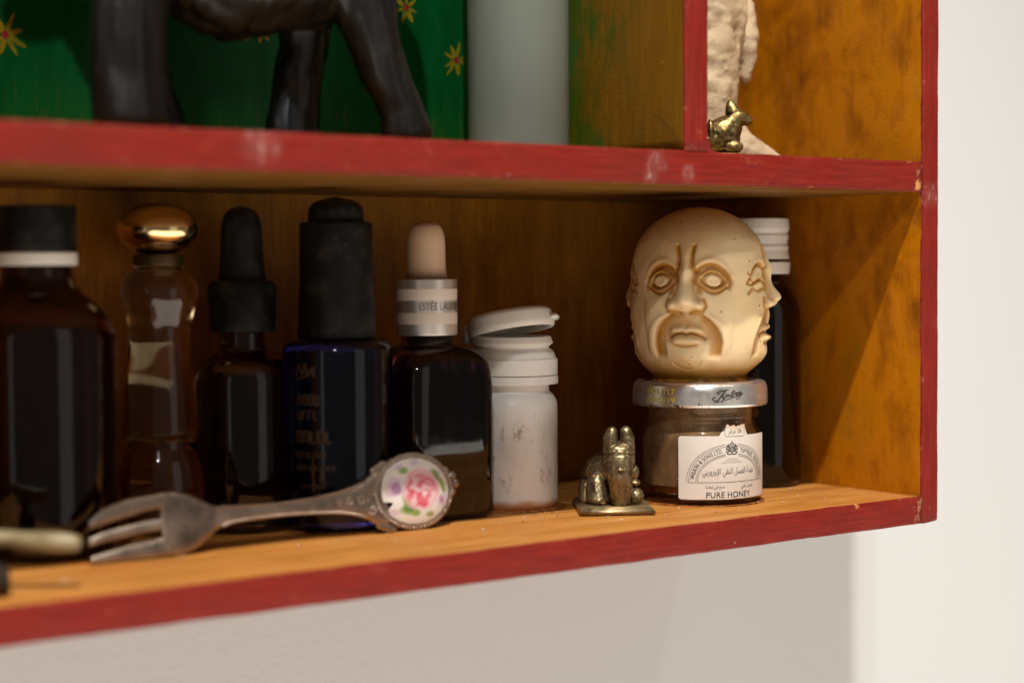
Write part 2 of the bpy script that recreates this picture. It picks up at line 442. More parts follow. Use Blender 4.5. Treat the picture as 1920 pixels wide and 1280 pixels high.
def plastic(name, col, dirt, amt=0.5, sss=0.25):
    t = NT(name); co = t.obj()
    d = t.mrange(t.noise(t.vmap(co, (1, 1, 0.6)), 170, 5, 0.7), 0.56, 0.74, 0, amt)
    d2 = t.mrange(t.noise(co, 60, 3), 0.45, 0.7, 0, 0.25)
    c = t.mix(d2, col, (col[0] * .85, col[1] * .78, col[2] * .66)); c = t.mix(d, c, dirt)
    t.b(col=c, rough=0.42, sss=sss, sssr=(1.0, 0.8, 0.6), ssss=0.002); return t.m
M['white_cap'] = plastic('white_cap_plastic', (0.86, 0.83, 0.78), (0.4, 0.33, 0.25), 0.1)
def vial_mat():
    t = NT('stained_white_plastic'); co = t.obj(); x, y, z = t.sep(co)
    c0 = (0.88, 0.855, 0.81)
    band = t.math('MULTIPLY', t.mrange(z, 0.004, 0.010, 0, 1), t.mrange(z, 0.036, 0.026, 0, 1))
    sp = t.math('MULTIPLY', t.mrange(t.noise(t.vmap(co, (1, 1, 0.5)), 330, 6, 0.75), 0.52, 0.64, 0, 0.65), t.mrange(t.noise(co, 70, 3), 0.46, 0.6, 0, 1))
    wash = t.mrange(t.noise(t.vmap(co, (1, 1, 0.4)), 90, 4), 0.4, 0.7, 0, 0.35)
    c = t.mix(t.math('MULTIPLY', wash, band), c0, (0.52, 0.42, 0.27))
    c = t.mix(t.math('MULTIPLY', sp, band), c, (0.20, 0.145, 0.075))
    foot = t.mrange(t.math('ADD', z, t.math('MULTIPLY', t.noise(co, 120, 3), 0.0025)), 0.0052, 0.0026, 0, 0.9)
    c = t.mix(foot, c, (0.50, 0.17, 0.02))
    t.b(col=c, rough=0.36, sss=0.2, sssr=(1, .8, .6), ssss=0.002); return t.m
M['vial'] = vial_mat()

def brass(name, base=(0.36, 0.25, 0.11), dark=(0.055, 0.038, 0.02), s=300):
    t = NT(name); co = t.obj()
    geo = t.n('ShaderNodeNewGeometry'); pt = t.mrange(geo.outputs['Pointiness'], 0.46, 0.55, 0, 1)
    nz = t.noise(co, s, 5, 0.65)
    k = t.math('ADD', t.math('MULTIPLY', pt, 0.7), t.math('MULTIPLY', t.math('SUBTRACT', nz, 0.35), 0.9), True)
    c = t.ramp(k, [(0.15, dark), (0.5, (base[0] * .6, base[1] * .6, base[2] * .62)), (0.9, base)])
    du = t.math('MULTIPLY', t.mrange(t.noise(co, 900, 3), 0.5, 0.7, 0, 1), t.mrange(t.noise(co, 120, 2), 0.5, 0.65, 0, 0.5))
    c = t.mix(du, c, (0.34, 0.29, 0.23))
    t.b(col=c, metal=t.math('SUBTRACT', 0.92, du), rough=t.mrange(nz, 0.3, 0.7, 0.30, 0.52), normal=t.bump(t.noise(co, 700, 4), 0.35, 0.0003)); return t.m
M['brass'] = brass('aged_brass', (0.44, 0.335, 0.175), (0.10, 0.07, 0.04))
M['brass2'] = brass('worn_brass', (0.46, 0.32, 0.12), (0.09, 0.055, 0.02))
M['silver'] = brass('tarnished_silver', (0.50, 0.405, 0.32), (0.085, 0.05, 0.028), 130)

def collar_mat():
    t = NT('silver_collar'); co = t.obj(); x, y, z = t.sep(co)
    t.b(col=(0.90, 0.82, 0.75), metal=0.85, rough=0.34); return t.m
M['chrome'] = collar_mat()
M['satin'] = simple('satin_champagne_band', (0.80, 0.70, 0.60), 0.5, 0.2)
M['cream_rubber'] = plastic('cream_rubber', (0.62, 0.43, 0.29), (0.35, 0.22, 0.13), 0.25)

def wall_mat():
    t = NT('white_gallery_paint'); co = t.pos()
    t.b(col=t.mix(t.noise(co, 6, 2), (0.66, 0.665, 0.665), (0.645, 0.65, 0.65)), rough=0.8, normal=t.bump(t.math('ADD', t.noise(co, 420, 4), t.noise(co, 60, 3)), 0.25, 0.0006)); return t.m
M['wall'] = wall_mat()
M['ink'] = simple('black_print', (0.035, 0.03, 0.028), 0.6)
M['ink_grey'] = simple('grey_print', (0.13, 0.115, 0.10), 0.6)

# ------------------------------------------------------------------ the setting: gallery wall
H, TS, TB, DEP, XD, TV, TD = 104.0, 10.25, 9.4, 118.0, -108.3, 8.3, 9.7
XL, ZT = -420.0, 470.0
w = link('wall', box((-2500, 122.6, -1800), (2500, 240, 2200)), M['wall'], smooth=False); tag(w, 'plain white gallery wall behind the red cabinet', kind='structure')

# ------------------------------------------------------------------ the cabinet
cab = empty('display_cabinet', (0, 0, 0))
tag(cab, 'red edged wooden wall cabinet with orange and green painted compartments', 'cabinet')
link('bottom_board', board((XL + TV, 0, -TB), (0, DEP, 0), 'x', seed=1, seg=120), M['floor'], cab)
link('shelf', board((XL + TV, 0, H), (0, DEP, H + TS), 'x', 1.1, seed=5, seg=120), M['shelf'], cab)
def side_panel(x0, x1, seed, mat):
    me = board((x0, 0, -TB), (x1, DEP, ZT), 'z', 1.0, seed=seed, seg=120)
    for v in me.vertices:                      # the lowest outer corner is rounded off
        x, z = v.co.x / MM, v.co.z / MM
        if x > 5 and z < -TB + 3: v.co.z += max(0, (x - 5.5)) ** 2 * 0.16 * MM
    return link('side_panel', me, mat, cab)
side_panel(0, TV, 9, M['right']); side_panel(XL, XL + TV, 13, M['left'])
link('divider', board((XD, 0, H + TS), (XD + TD, DEP, ZT - TV), 'z', 0.8, seed=17, seg=90), M['divider'], cab)
link('shelf', board((XL + TV, 0, 292), (XD, DEP, 302), 'x', 1.1, seed=25), M['shelf'], cab)  # unseen board, added to keep the key spot off the green back
link('top_board', board((XL + TV, 0, ZT - TV), (0, DEP, ZT), 'x', seed=21), M['left'], cab)
b1 = link('back_panel', box((XL + .2, DEP + .05, -TB), (TV - .2, 122.4, H + 5)), M['back_brown'], cab, False)
b2 = link('back_panel', box((XL + .2, DEP + .05, H + 5), (XD + 5, 122.4, ZT)), M['back_green'], cab, False)
b3 = link('back_panel', box((XD + 5, DEP + .05, H + 5), (TV - .2, 122.4, ZT)), M['back_orange'], cab, False)
# paint fillet where divider meets the shelf
bm = bmesh.new()
for sx, xc in ((1, XD + TD),):
    vs = []
    for yy in (0.25, 8.0):
        vs.append([bm.verts.new(((xc + sx * dx) * MM, yy * MM, (H + TS + dz) * MM)) for dx, dz in ((-.6, 3.4), (0.25, 3.2), (0.9, 1.3), (2.2, .35), (4.0, 0.05), (4.0, -.5), (-.6, -.5))])
    n = len(vs[0])
    for i in range(n): bm.faces.new((vs[0][i], vs[0][(i + 1) % n], vs[1][(i + 1) % n], vs[1][i]))
    bm.faces.new(vs[0]); bm.faces.new(vs[1])
bmesh.ops.recalc_face_normals(bm, faces=bm.faces)
me = bpy.data.meshes.new('m'); bm.to_mesh(me); bm.free()
t = NT('red_fillet_paint'); cc, br = red_paint(t, t.pos(), None); t.b(col=cc, rough=0.45)
link('paint_fillet', me, t.m, cab, False)

# painted flowers on the green back
M['petal'] = NT('yellow_petal_paint'); tt = M['petal']; co = tt.pos()
tt.b(col=tt.ramp(tt.noise(co, 260, 4, 0.6), [(0.3, (0.30, 0.32, 0.014)), (0.5, (0.62, 0.46, 0.014)), (0.75, (0.80, 0.54, 0.014))]), rough=0.5); M['petal'] = tt.m
M['flower_red'] = simple('red_dab', (0.72, 0.03, 0.06), 0.5)
def flower(cx, cz, rad, rot, npet):
    v, f, mi = [], [], []
    rnd = random.Random(int(cx * 10))
    for k in range(npet):
        a = rot + 2 * math.pi * k / npet + rnd.uniform(-.22, .22); L = rad * rnd.uniform(.66, 1.12); wd = rad * rnd.uniform(.085, .165)
        n = 9; i0 = len(v)
        for i in range(n):
            s = i / (n - 1); r_ = rad * .16 + (L - rad * .16) * s; hw = wd * math.sin(math.pi * (0.12 + 0.84 * s) ** 0.8) ** .7
            bend = 0.08 * rad * rnd.uniform(-.3, .3)
            for sg in (-1, 1):
                px = r_ * math.cos(a) - sg * hw * math.sin(a) + bend; pz = r_ * math.sin(a) + sg * hw * math.cos(a)
                v.append(((cx + px) * MM, (DEP - .06 - .012 * (k % 4)) * MM, (cz + pz) * MM))
        for i in range(n - 1): f.append((i0 + 2 * i, i0 + 2 * i + 1, i0 + 2 * i + 3, i0 + 2 * i + 2)); mi.append(0)
    i0 = len(v)
    for k in range(12):
        a = 2 * math.pi * k / 12; rr = rad * .17 * (1 + .25 * noise.noise((cx, a, 1)))
        v.append(((cx + rr * math.cos(a) * .85) * MM, (DEP - .16) * MM, (cz + rr * math.sin(a) * 1.2) * MM))
    f.append(tuple(range(i0, i0 + 12))); mi.append(1)
    me = pd(v, f)
    o = link('painted_flower', me, [M['petal'], M['flower_red']], b2, False)
    for p, q in zip(me.polygons, mi): p.material_index = q
    return o
for (cx, cz, rr, rot, npt) in ((-131.9, 169.8, 6.4, 1.57, 7), (-111.0, 153.0, 6.4, .35, 8), (-275.7, 150.0, 7.0, .4, 8), (-107.5, 181, 6.5, .2, 7), (-189.5, 158.0, 6.4, .6, 8), (-233, 168, 6.4, .2, 8), (-160, 190, 6.4, .5, 8)):
    flower(cx, cz, rr, rot, npt)
# a thin dark scratch on the divider's side
link('scratch', pd([(XD * MM - 7e-5, y * MM, z * MM) for y, z in ((14.8, 127.0), (14.65, 127.1), (7.2, 121.3), (7.0, 121.45), (1.3, 116.0), (1.15, 116.15))],
                   [(0, 1, 3, 2), (2, 3, 5, 4)]), simple('scratch_dark', (0.06, 0.035, 0.006), .6), cab, False)

# ------------------------------------------------------------------ bottles in the lower compartment
Y0 = 0.25   # things rest on the board (its top is at z = 0)
def thing(name, x, y, label, cat, z=0.0, rz=0.0, group=None):
    o = empty(name, (x * MM, y * MM, (z + .12) * MM), rz); return tag(o, label, cat, group)

# 1 big dark bottle, white ring under a black cap
t1 = thing('glass_bottle', -285, 73, 'large dark amber bottle with black cap and white ring, leftmost on the lower shelf', 'bottle')
link('bottle_body', lathe(fillet([(0, 0.3), (19.5, 0), (21.3, 2), (21.3, 62), (18.5, 68), (11.5, 73.5), (9.6, 77), (9.6, 84), (0, 84)], [0, 1, 2, 5, 6, 3, 2, .5, 0]), 96), M['amber_dark'], t1)
link('cap', lathe(fillet([(0, 84.2), (11.2, 84.2), (11.2, 97.0), (0, 97.0)], .8), 96, ridges=70, ridge_amp=.22, ridge_z=(85.5, 96)), M['black_plastic'], t1)
link('tamper_ring', lathe(fillet([(9.8, 80.4), (11.3, 80.4), (11.3, 84.0), (9.8, 84.0), (9.8, 80.4)], .5), 72), M['white_cap'], t1)

# 2 waisted clear vial with gold ball stopper
t2 = thing('perfume_vial', -241, 88, 'clear waisted glass vial of amber liquid topped by a shiny gold ball', 'vial')
prof = [(0, .3), (9.5, 0), (12.6, 5), (13.6, 13), (12.6, 21), (10.4, 26), (10.0, 28.5), (11.4, 30), (10.6, 45), (9.0, 58), (9.4, 63), (11.6, 70), (11.8, 74), (9.5, 77.8), (7.6, 78.6), (7.4, 80), (0, 80)]
link('bottle_body', lathe(fillet(prof, 2.2), 10 * 8), M['clear_amber'], t2)
link('stopper_collar', lathe(fillet([(0, 80.1), (7.6, 80.1), (7.6, 83.5), (0, 83.5)], .5)), M['dark_metal'], t2)
link('gold_ball', lathe([(12.6 * math.sin(math.pi * i / 28), 91.2 - 7.9 * math.cos(math.pi * i / 28)) for i in range(29)], 72), M['gold'], t2)

# 3 small brown dropper bottle
t3 = thing('dropper_bottle', -217.5, 79.5, 'small brown dropper bottle with black ribbed collar and black rubber bulb', 'bottle')
link('bottle_body', lathe(fillet([(0, .3), (13.2, 0), (14.6, 1.5), (14.6, 47), (12.5, 51.5), (7.6, 53.8), (6.9, 56), (6.9, 60), (0, 60)], [0, 1, 2, 4, 4, 2, 1, .4, 0]), 96), M['amber_mid'], t3)
link('collar', lathe(fillet([(0, 60.2), (10.0, 60.2), (10.0, 74.5), (9.2, 75.6), (0, 75.6)], .5), 144, ridges=48, ridge_amp=.35, ridge_z=(61, 74)), M['black_plastic'], t3)
link('rubber_bulb', lathe(fillet([(0, 75.7), (7.4, 75.7), (6.9, 78), (6.4, 86), (6.1, 93), (4.4, 97.2), (0, 98.2)], [0, .6, 1, 3, 3, 3, 0])), M['black_rubber'], t3)

# 4 tall blue bottle with black pump dropper
t4 = thing('serum_bottle', -193, 64.8, 'deep blue serum bottle with faded gold lettering and tall black dropper cap', 'bottle')
b4 = link('bottle_body', lathe(fillet([(0, .3), (15.6, 0), (16.9, 1.5), (16.9, 55.2), (14.5, 57.6), (0, 57.6)], [0, .8, 1.5, 3, 2, 0]), 96), M['blue_glass'], t4)
link('cap_sleeve', lathe(fillet([(0, 57.8), (12.0, 57.8), (11.3, 75), (11.1, 93.2), (0, 93.2)], [0, .5, 2, .9, 0]), 96), M['black_plastic'], t4)
link('push_button', lathe(fillet([(0, 93.3), (8.5, 93.3), (8.5, 97.2), (6.5, 99.6), (0, 101)], [0, .3, 2, 2, 0]), 72), M['black_rubber'], t4)
M['gold_ink'] = simple('faded_gold_print', (0.045, 0.024, 0.010), 0.5, 0.2)
def wrap(me, rad, phi0, zoff):
    """wrap a flat (u,v) mm mesh on a cylinder; phi0 = direction of u=0 (radians, world), u runs to the viewer's right"""
    def fn(c):
        a = phi0 + c.x / rad
        return Vector((rad * math.cos(a) * MM, rad * math.sin(a) * MM, (zoff + c.y) * MM))
    return remap(me, fn)
VIEW = math.atan2(-0.8039, -0.5935)      # azimuth from the shelf back to the viewer
# rows of gold print, much too worn to read: script flourish, two narrow lines, a broad line, fine lines
rnd = random.Random(3); strokes = []
strokes.append(ribbon(bez([(-5, 47.0), (-3.6, 50.4), (-2.6, 47.6), (-1.4, 50.8), (-.6, 47.2), (.8, 49.2), (1.8, 47.0)], 6), .38))
strokes.append(ribbon(bez([(-4.6, 46.2), (-1, 47.2), (2.2, 50.0)], 6), .25))
for (z0, hgt, u0, u1, lw) in ((38.6, 2.8, -4.2, 3.4, .34), (34.2, 2.6, -4.2, 3.0, .34), (27.2, 3.4, -4.6, 6.0, .5), (22.8, 1.7, -5, 5.6, .22), (19.0, 1.4, -5, 7.4, .2), (13.6, 1.2, -3, 4.2, .18)):
    u = u0
    while u < u1:
        k = rnd.random(); ww = hgt * .42
        strokes.append(ribbon([(u, z0), (u, z0 + hgt)], lw))
        if k < .6: strokes.append(ribbon([(u, z0 + hgt), (u + ww, z0 + hgt)], lw * .8))
        if k > .3: strokes.append(ribbon([(u, z0), (u + ww, z0)], lw * .8))
        if .2 < k < .8: strokes.append(ribbon([(u + ww, z0), (u + ww, z0 + hgt)], lw * .8))
        u += hgt * .72
link('printed_lettering', wrap(merge(strokes), 16.97, VIEW - R(24), 0), M['gold_ink'], b4, False)

# 5 square black dropper bottle with silver collar
t5 = thing('square_dropper_bottle', -158.3, 67.3, 'square black glass dropper bottle with lettered silver collar and cream rubber bulb', 'bottle')
pr = [(0.01, 0.2, 8), (12.5, 0.1, 8), (15.2, .7, 8), (16.1, 2.2, 8), (16.2, 42, 8), (16.1, 46, 7), (15.6, 48.8, 6.5), (14.5, 51.2, 6), (12.8, 53.0, 4.5), (9.6, 54.2, 2.6), (8.3, 55.0, 2), (8.3, 57.6, 2), (0.01, 57.6, 2)]
link('bottle_body', rsq(pr), M['square_glass'], t5)
col5 = link('collar', lathe(fillet([(0, 57.8), (9.7, 57.8), (9.7, 75.6), (0, 75.6)], .35), 96), M['chrome'], t5)
for z0, z1 in ((61.4, 65.0), (68.9, 72.5)):
    link('satin_band', lathe(fillet([(9.5, z0), (9.74, z0), (9.74, z1), (9.5, z1), (9.5, z0)], .04), 96), M['satin'], col5)
link('rubber_bulb', lathe(fillet([(0, 75.7), (6.8, 75.7), (6.15, 78.5), (6.0, 89), (4.6, 93), (0, 94.4)], [0, .6, 2, 3.5, 3, 0])), M['cream_rubber'], t5)
tm = text_mesh('ESTĒE LAUDER', 3.3, 'CENTER', 0.0, 1.06)
remap(tm, lambda c: Vector((c.x * .67, c.y * .95, 0)))
link('printed_lettering', wrap(dice(tm, 0, .8), 9.76, VIEW + R(33), 65.9), simple('collar_print', (.05, .03, .03), .5), col5, False)

# 6 white plastic vial with open flip lid
t6 = thing('plastic_vial', -123.5, 68.9, 'stained white plastic vial with its flip lid half open', 'vial')
link('vial_body', lathe(fillet([(0, .3), (14.2, 0), (15.0, 1.2), (15.0, 34.6), (13.6, 37.2), (12.2, 38.2), (12.2, 41), (0, 41)], [0, .8, 1.2, 2, 1.5, .8, .3, 0]), 96), M['vial'], t6)
link('cap_ring', lathe(fillet([(12.3, 40.8), (15.3, 40.8), (15.25, 43.6), (12.3, 43.6), (12.3, 40.8)], .25), 96), M['white_cap'], t6)
link('cap', lathe(fillet([(12.3, 43.85), (15.15, 43.85), (15.1, 49.0), (14.6, 49.3), (13.9, 51.4), (12.3, 52.6), (12.3, 53.0), (13.7, 54.2), (12.9, 56.4), (11.2, 56.4), (11.0, 44), (12.3, 43.85)], [0, .2, .2, .5, .6, .4, .3, .3, .2, .2, .2, 0]), 96), M['white_cap'], t6)
lid = lathe(fillet([(0, 1.6), (8.6, 1.6), (8.8, -1.4), (9.8, -1.4), (10.2, 1.4), (12.6, 1.2), (12.8, -2.4), (14.2, -2.4), (14.7, -.8), (14.1, 3.0), (12.6, 4.2), (0, 4.2)], [0, .3, .2, .2, .3, .3, .2, .4, .5, .9, .9, 0]), 96)
lo = link('flip_lid', lid, M['white_cap'], t6)
tab = link('tab', box((13.3, -4.6, -.6), (16.2, 4.6, 1.0), .5), M['white_cap'], lo)
hd = Vector((cr.x, cr.y, 0)).normalized()          # lid opens to the viewer's right, hinge on the left
rz = math.atan2(hd.y, hd.x) - R(6)
lo.matrix_local = Matrix.Translation((0, 0, 56.9 * MM)) @ Matrix.Rotation(rz, 4, 'Z') @ Matrix.Translation((-14 * MM, 0, 0)) @ Matrix.Rotation(R(-9.5), 4, 'Y') @ Matrix.Rotation(R(-7), 4, 'X') @ Matrix.Translation((14 * MM, 0, .9 * MM))
link('hinge', box((-16.0, -2.6, 53.6), (-13.4, 2.6, 60.0), .4), M['white_cap'], t6).rotation_euler = (0, 0, rz)
# dried reddish residue at the foot
def residue(name, cx, cy, r0, r1, seed, h=.5):
    v, f = [], []; n = 96
    for i, (rr, hh) in enumerate(((r0 - 1.5, 0.02), (r0 - .6, h), (r0 + .3, h * .8), (r1, .02))):
        for k in range(n):
            a = 2 * math.pi * k / n; q = noise.noise((math.cos(a) * 3 + seed, math.sin(a) * 3, i)) ; q2 = noise.noise((math.cos(a) * 14 + seed, math.sin(a) * 14, i))
            r2 = rr + (0 if i < 2 else (r1 - r0) * (.55 * q + .35 * q2))
            v.append(((cx + r2 * math.cos(a)) * MM, (cy + r2 * math.sin(a)) * MM, (hh * (1 + .6 * q2)) * MM + 3e-5))
    for i in range(3):
        for k in range(n): f.append((i * n + k, i * n + (k + 1) % n, (i + 1) * n + (k + 1) % n, (i + 1) * n + k))
    return pd(v, f)
t = NT('dried_syrup'); co = t.pos(); t.b(col=t.ramp(t.noise(co, 300, 4), [(.35, (.22, .05, .012)), (.65, (.55, .20, .05))]), rough=.22, normal=t.bump(t.noise(co, 800, 3), .5, .0004)); M['syrup'] = t.m
rs = link('dried_residue', residue('r', 0, 0, 15.2, 17.6, 1), M['syrup'], t6)
rs = link('dried_residue', residue('r', 0, 0, 17.0, 18.6, 4, .35), M['syrup'], t4)

# 9 dark bottle with white ribbed cap behind the jar
t9 = thing('pill_bottle', -17.6, 62, 'narrow dark bottle with white ridged cap in the right corner behind the head', 'bottle')
link('bottle_body', lathe(fillet([(0, .3), (14.4, 0), (15.6, 1.5), (15.6, 64), (13, 70.5), (9.5, 74), (9.3, 80), (0, 80)], [0, 1, 1.5, 6, 5, 1.5, .4, 0]), 80), M['amber_dark'], t9)
link('cap', lathe(fillet([(0, 81.6), (11.6, 81.6), (11.0, 84.6), (11.3, 86.0), (10.8, 86.9), (11.3, 90), (10.8, 90.8), (11.4, 92.5), (11.2, 96.2), (0, 96.2)], .4), 96, ridges=60, ridge_amp=.25, ridge_z=(91.5, 95.8)), M['white_cap'], t9)
link('tamper_ring', lathe(fillet([(9.4, 76.2), (11.6, 76.2), (11.9, 80.6), (9.4, 80.6), (9.4, 76.2)], .5), 80), M['white_cap'], t9)

# ------------------------------------------------------------------ 8 honey jar
JX, JY = -63.0, 43.3
t8 = thing('honey_jar', JX, JY, 'miniature honey jar with silver lid and torn white paper label, under the carved head', 'jar')
outer = [(0, .6), (15.5, .8), (17.6, .2), (19.6, .2), (21.1, 1.8), (21.2, 4), (21.2, 21.0), (20.9, 23.4), (18.9, 26.0), (18.8, 27.6), (20.2, 28.6), (20.3, 30.2), (19.6, 31.2), (19.6, 38.5)]
inner = [(17.9, 38.5), (17.6, 28.5), (17.4, 26.0), (19.3, 22.6), (19.6, 20), (19.6, 5), (18.4, 3.2), (0, 2.8)]
link('glass_body', lathe(fillet(outer, [0, .5, .6, .8, 1, 1, 1.5, 2, .8, .6, .6, .6, .5, 0], 5) + fillet(inner, [0, .5, 1, 1.5, 1, 1, 1.2, 0], 5), 128), M['jar_glass'], t8)
t = NT('honey_dregs'); t.b(col=(0.80, 0.36, 0.05), rough=0.08, trans=0.9, ior=1.48)
link('honey', lathe(fillet([(0, 2.95), (18.2, 3.3), (19.4, 5.1), (19.45, 6.2), (18.6, 5.0), (0, 4.6)], .4), 96), t.m, t8)
# crystallised film on the inside of the glass, back half
t = NT('honey_film'); co = t.obj(); x, y, z = t.sep(co)
sp = t.mrange(t.noise(co, 420, 5, .7), .60, .68, 0, 1)
t.b(col=t.mix(sp, t.mix(t.noise(co, 90, 4), (.60, .45, .32), (.72, .56, .42)), (.20, .09, .03)), rough=.5)
v, f = [], []; n = 60
for i in range(13):
    zz = 6.4 + i * 1.25
    for k in range(n + 1):
        a = VIEW - R(93) - R(174) * k / n; rr = 19.52
        v.append((rr * math.cos(a) * MM, rr * math.sin(a) * MM, (zz + (.9 * noise.noise((k * .3, i, 2)) if i in (0, 12) else 0)) * MM))
for i in range(12):
    for k in range(n): f.append((i * (n + 1) + k, i * (n + 1) + k + 1, (i + 1) * (n + 1) + k + 1, (i + 1) * (n + 1) + k))
link('honey_film', pd(v, f), t.m, t8)
t = NT('honey_smear'); co = t.obj(); tr = t.n('ShaderNodeBsdfTransparent'); mx = t.n('ShaderNodeMixShader')
t.b(col=t.mix(t.noise(co, 120, 4), (.56, .39, .23), (.74, .56, .38)), rough=.4)
t.set(mx.inputs[0], t.mrange(t.noise(t.vmap(co, (1, 1, .7)), 130, 5, .65), .3, .75, .80, .38)); t.t.links.new(t.p.outputs[0], mx.inputs[2]); t.t.links.new(tr.outputs[0], mx.inputs[1])
x_ = t.math('SUBTRACT', 1.0, t.mrange(t.noise(t.vmap(co, (1, 1, .7)), 130, 5, .65), .3, .75, .72, .35)); t.set(mx.inputs[0], x_)
t.t.links.new(mx.outputs[0], t.t.nodes['Material Output'].inputs[0])
link('honey_smear', lathe(fillet([(19.46, 6.2), (19.46, 20), (19.15, 22.6), (17.3, 26.0), (17.45, 28.5), (17.7, 33)], [0, 1, 1.5, 1, .5, 0]), 96), t.m, t8)
# lid
t = NT('jar_lid_metal'); co = t.obj(); x, y, z = t.sep(co)
rust = t.math('MULTIPLY', t.mrange(z, 0.0375, 0.0330, 0.0, 1.0), t.mrange(t.noise(t.vmap(co, (1, 1, .55)), 400, 4, .6), .57, .62, 0, 1))
fl = t.math('MULTIPLY', t.mrange(t.vor(co, 300), .16, .08, 0, 1), t.mrange(t.noise(co, 130, 2), .60, .66, 0, 1))
k = t.math('MAXIMUM', rust, fl)
t.b(col=t.mix(k, t.mix(t.noise(co, 60, 3), (.86, .82, .77), (.78, .73, .67)), (.055, .035, .025)), metal=t.math('SUBTRACT', .9, t.math('MULTIPLY', k, .9)),
    rough=t.mrange(t.noise(co, 110, 3), .3, .7, .22, .36), normal=t.bump(t.noise(co, 240, 4), .16, .0004)); M['lid'] = t.m
lid8 = link('lid', lathe(fillet([(20.4, 33.2), (22.6, 32.4), (22.95, 33.2), (22.75, 38.2), (22.0, 40.4), (19.6, 41.0), (18.8, 40.5), (0, 40.5)], [0, .5, .6, 1.4, 1.6, .8, .5, 0], 6), 128), M['lid'], t8)
# script on the lid
SC = 100 / 1920 * .172      # mm per zoom pixel of the lettering
def P(pts): return [((x - 930) * SC * 1.32, (480 - y) * SC) for x, y in pts]
sg = []
def stroke(pts, wd): sg.append(ribbon(bez(P(pts), 6), wd * SC))
stroke([(690, 400), (640, 445), (605, 400), (660, 340), (760, 325), (850, 310), (935, 282)], 20)
stroke([(850, 318), (780, 420), (720, 520), (650, 640), (580, 688), (500, 680), (476, 630), (510, 578), (565, 570)], 26)
stroke([(800, 475), (755, 560), (762, 600), (810, 575)], 24)
stroke([(852, 420), (838, 442), (842, 438)], 20)
stroke([(895, 470), (815, 600), (725, 760)], 24)
stroke([(868, 515), (930, 470), (962, 490), (930, 545), (880, 560)], 20)
stroke([(960, 545), (1000, 525)], 16)
stroke([(1112, 322), (1050, 440), (1010, 530), (1040, 540), (1075, 510)], 24)
stroke([(1030, 405), (1150, 350)], 16)
stroke([(1120, 430), (1090, 515)], 22); stroke([(1105, 470), (1150, 415), (1180, 428)], 18)
for q in (0, 95): stroke([(1170 + q, 470 - q * .28), (1225 + q, 435 - q * .28), (1222 + q, 400 - q * .28), (1185 + q, 430 - q * .28), (1165 + q, 490 - q * .28), (1200 + q, 510 - q * .28), (1245 + q, 475 - q * .28)], 18)
stroke([(1330, 430), (1382, 440), (1372, 485), (1290, 530), (1100, 580), (950, 630), (815, 682)], 20)
stroke([(480, 762), (560, 745), (650, 718), (715, 698)], 20); stroke([(540, 766), (640, 755)], 22)
tm = text_mesh("REG'D", 75, 'CENTER', 2.0); 
remap(tm, lambda c: Vector(((1250 - 930 + c.x * .85) * SC * 1.32, (480 - 650 + c.y + c.x * .36) * SC, 0))); sg.append(tm)
link('printed_script', wrap(merge(sg), 22.90, VIEW + R(18), 36.9), M['ink'], lid8, False)
tm = text_mesh('19/11/17\n31/10/19', 2.9, 'RIGHT', 0.05, 1.12); remap(tm, lambda c: Vector((c.x, c.y * .95, 0)))
link('printed_date', wrap(tm, 22.92, VIEW - R(27), 36.9), simple('yellow_print', (.60, .48, .02), .5), lid8, False)

# paper label, torn tab on top
LC, LR = VIEW + R(23.5), 21.29
def lab(u, v_, off=0.0):
    a = LC + u / LR; return ((LR + off) * math.cos(a) * MM, (LR + off) * math.sin(a) * MM, v_ * MM)
LV0, LV1, LU = 2.3, 23.3, 18.2
bm = bmesh.new(); top = []; nseg = 72
for i in range(nseg + 1):
    u = -LU + 2 * LU * i / nseg
    tp = LV1 + .06 * noise.noise((u * .8, 0, 0))
    if -4.6 < u < 6.6:
        tp = LV1 + 3.3 * min(1, (u + 4.6) / 2.6, (6.6 - u) / 1.5) ** 1.1 + 1.3 * noise.noise((u * .9, 3, 0)) * min(1, (u + 4.6), (6.6 - u))
    cor = max(0, abs(u) - (LU - .8)) ** 2 * .9
    top.append((u, LV0 + cor, tp - cor))
rows = []
for (u, v0, v1) in top:
    rows.append([bm.verts.new(lab(u, v0 + (v1 - v0) * k / 8)) for k in range(9)])
for i in range(nseg):
    for k in range(8): bm.faces.new((rows[i][k], rows[i + 1][k], rows[i + 1][k + 1], rows[i][k + 1]))
me = bpy.data.meshes.new('m'); bm.to_mesh(me); bm.free()
t = NT('label_paper'); co = t.obj(); x, y, z = t.sep(co)
edge = t.mrange(t.math('ADD', z, t.math('MULTIPLY', t.noise(co, 240, 4), .004)), .0262, .0290, 0, .8)
low = t.mrange(t.math('SUBTRACT', z, t.math('MULTIPLY', t.noise(co, 200, 4), .002)), .0022, .0010, 0, .5)
t.b(col=t.mix(low, t.mix(edge, t.mix(t.noise(co, 120, 4), (.80, .74, .67), (.74, .67, .59)), (.62, .34, .14)), (.5, .3, .14)), rough=.62, normal=t.bump(t.noise(co, 300, 4), .12, .0003))
lb = link('paper_label', me, t.m, t8)
def onlab(me, name, mat, step=.9):
    dice(me, 0, step); remap(me, lambda c: Vector(lab(c.x, c.y, .055)))
    return link(name, me, mat, lb, False)
VB = 8.0
def arch(a_, h_, t0=0, t1=180, n=70):
    return [(-a_ * math.cos(R(t0 + (t1 - t0) * i / n)), VB + h_ * math.sin(R(t0 + (t1 - t0) * i / n)) ** .92) for i in range(n + 1)]
lines = []
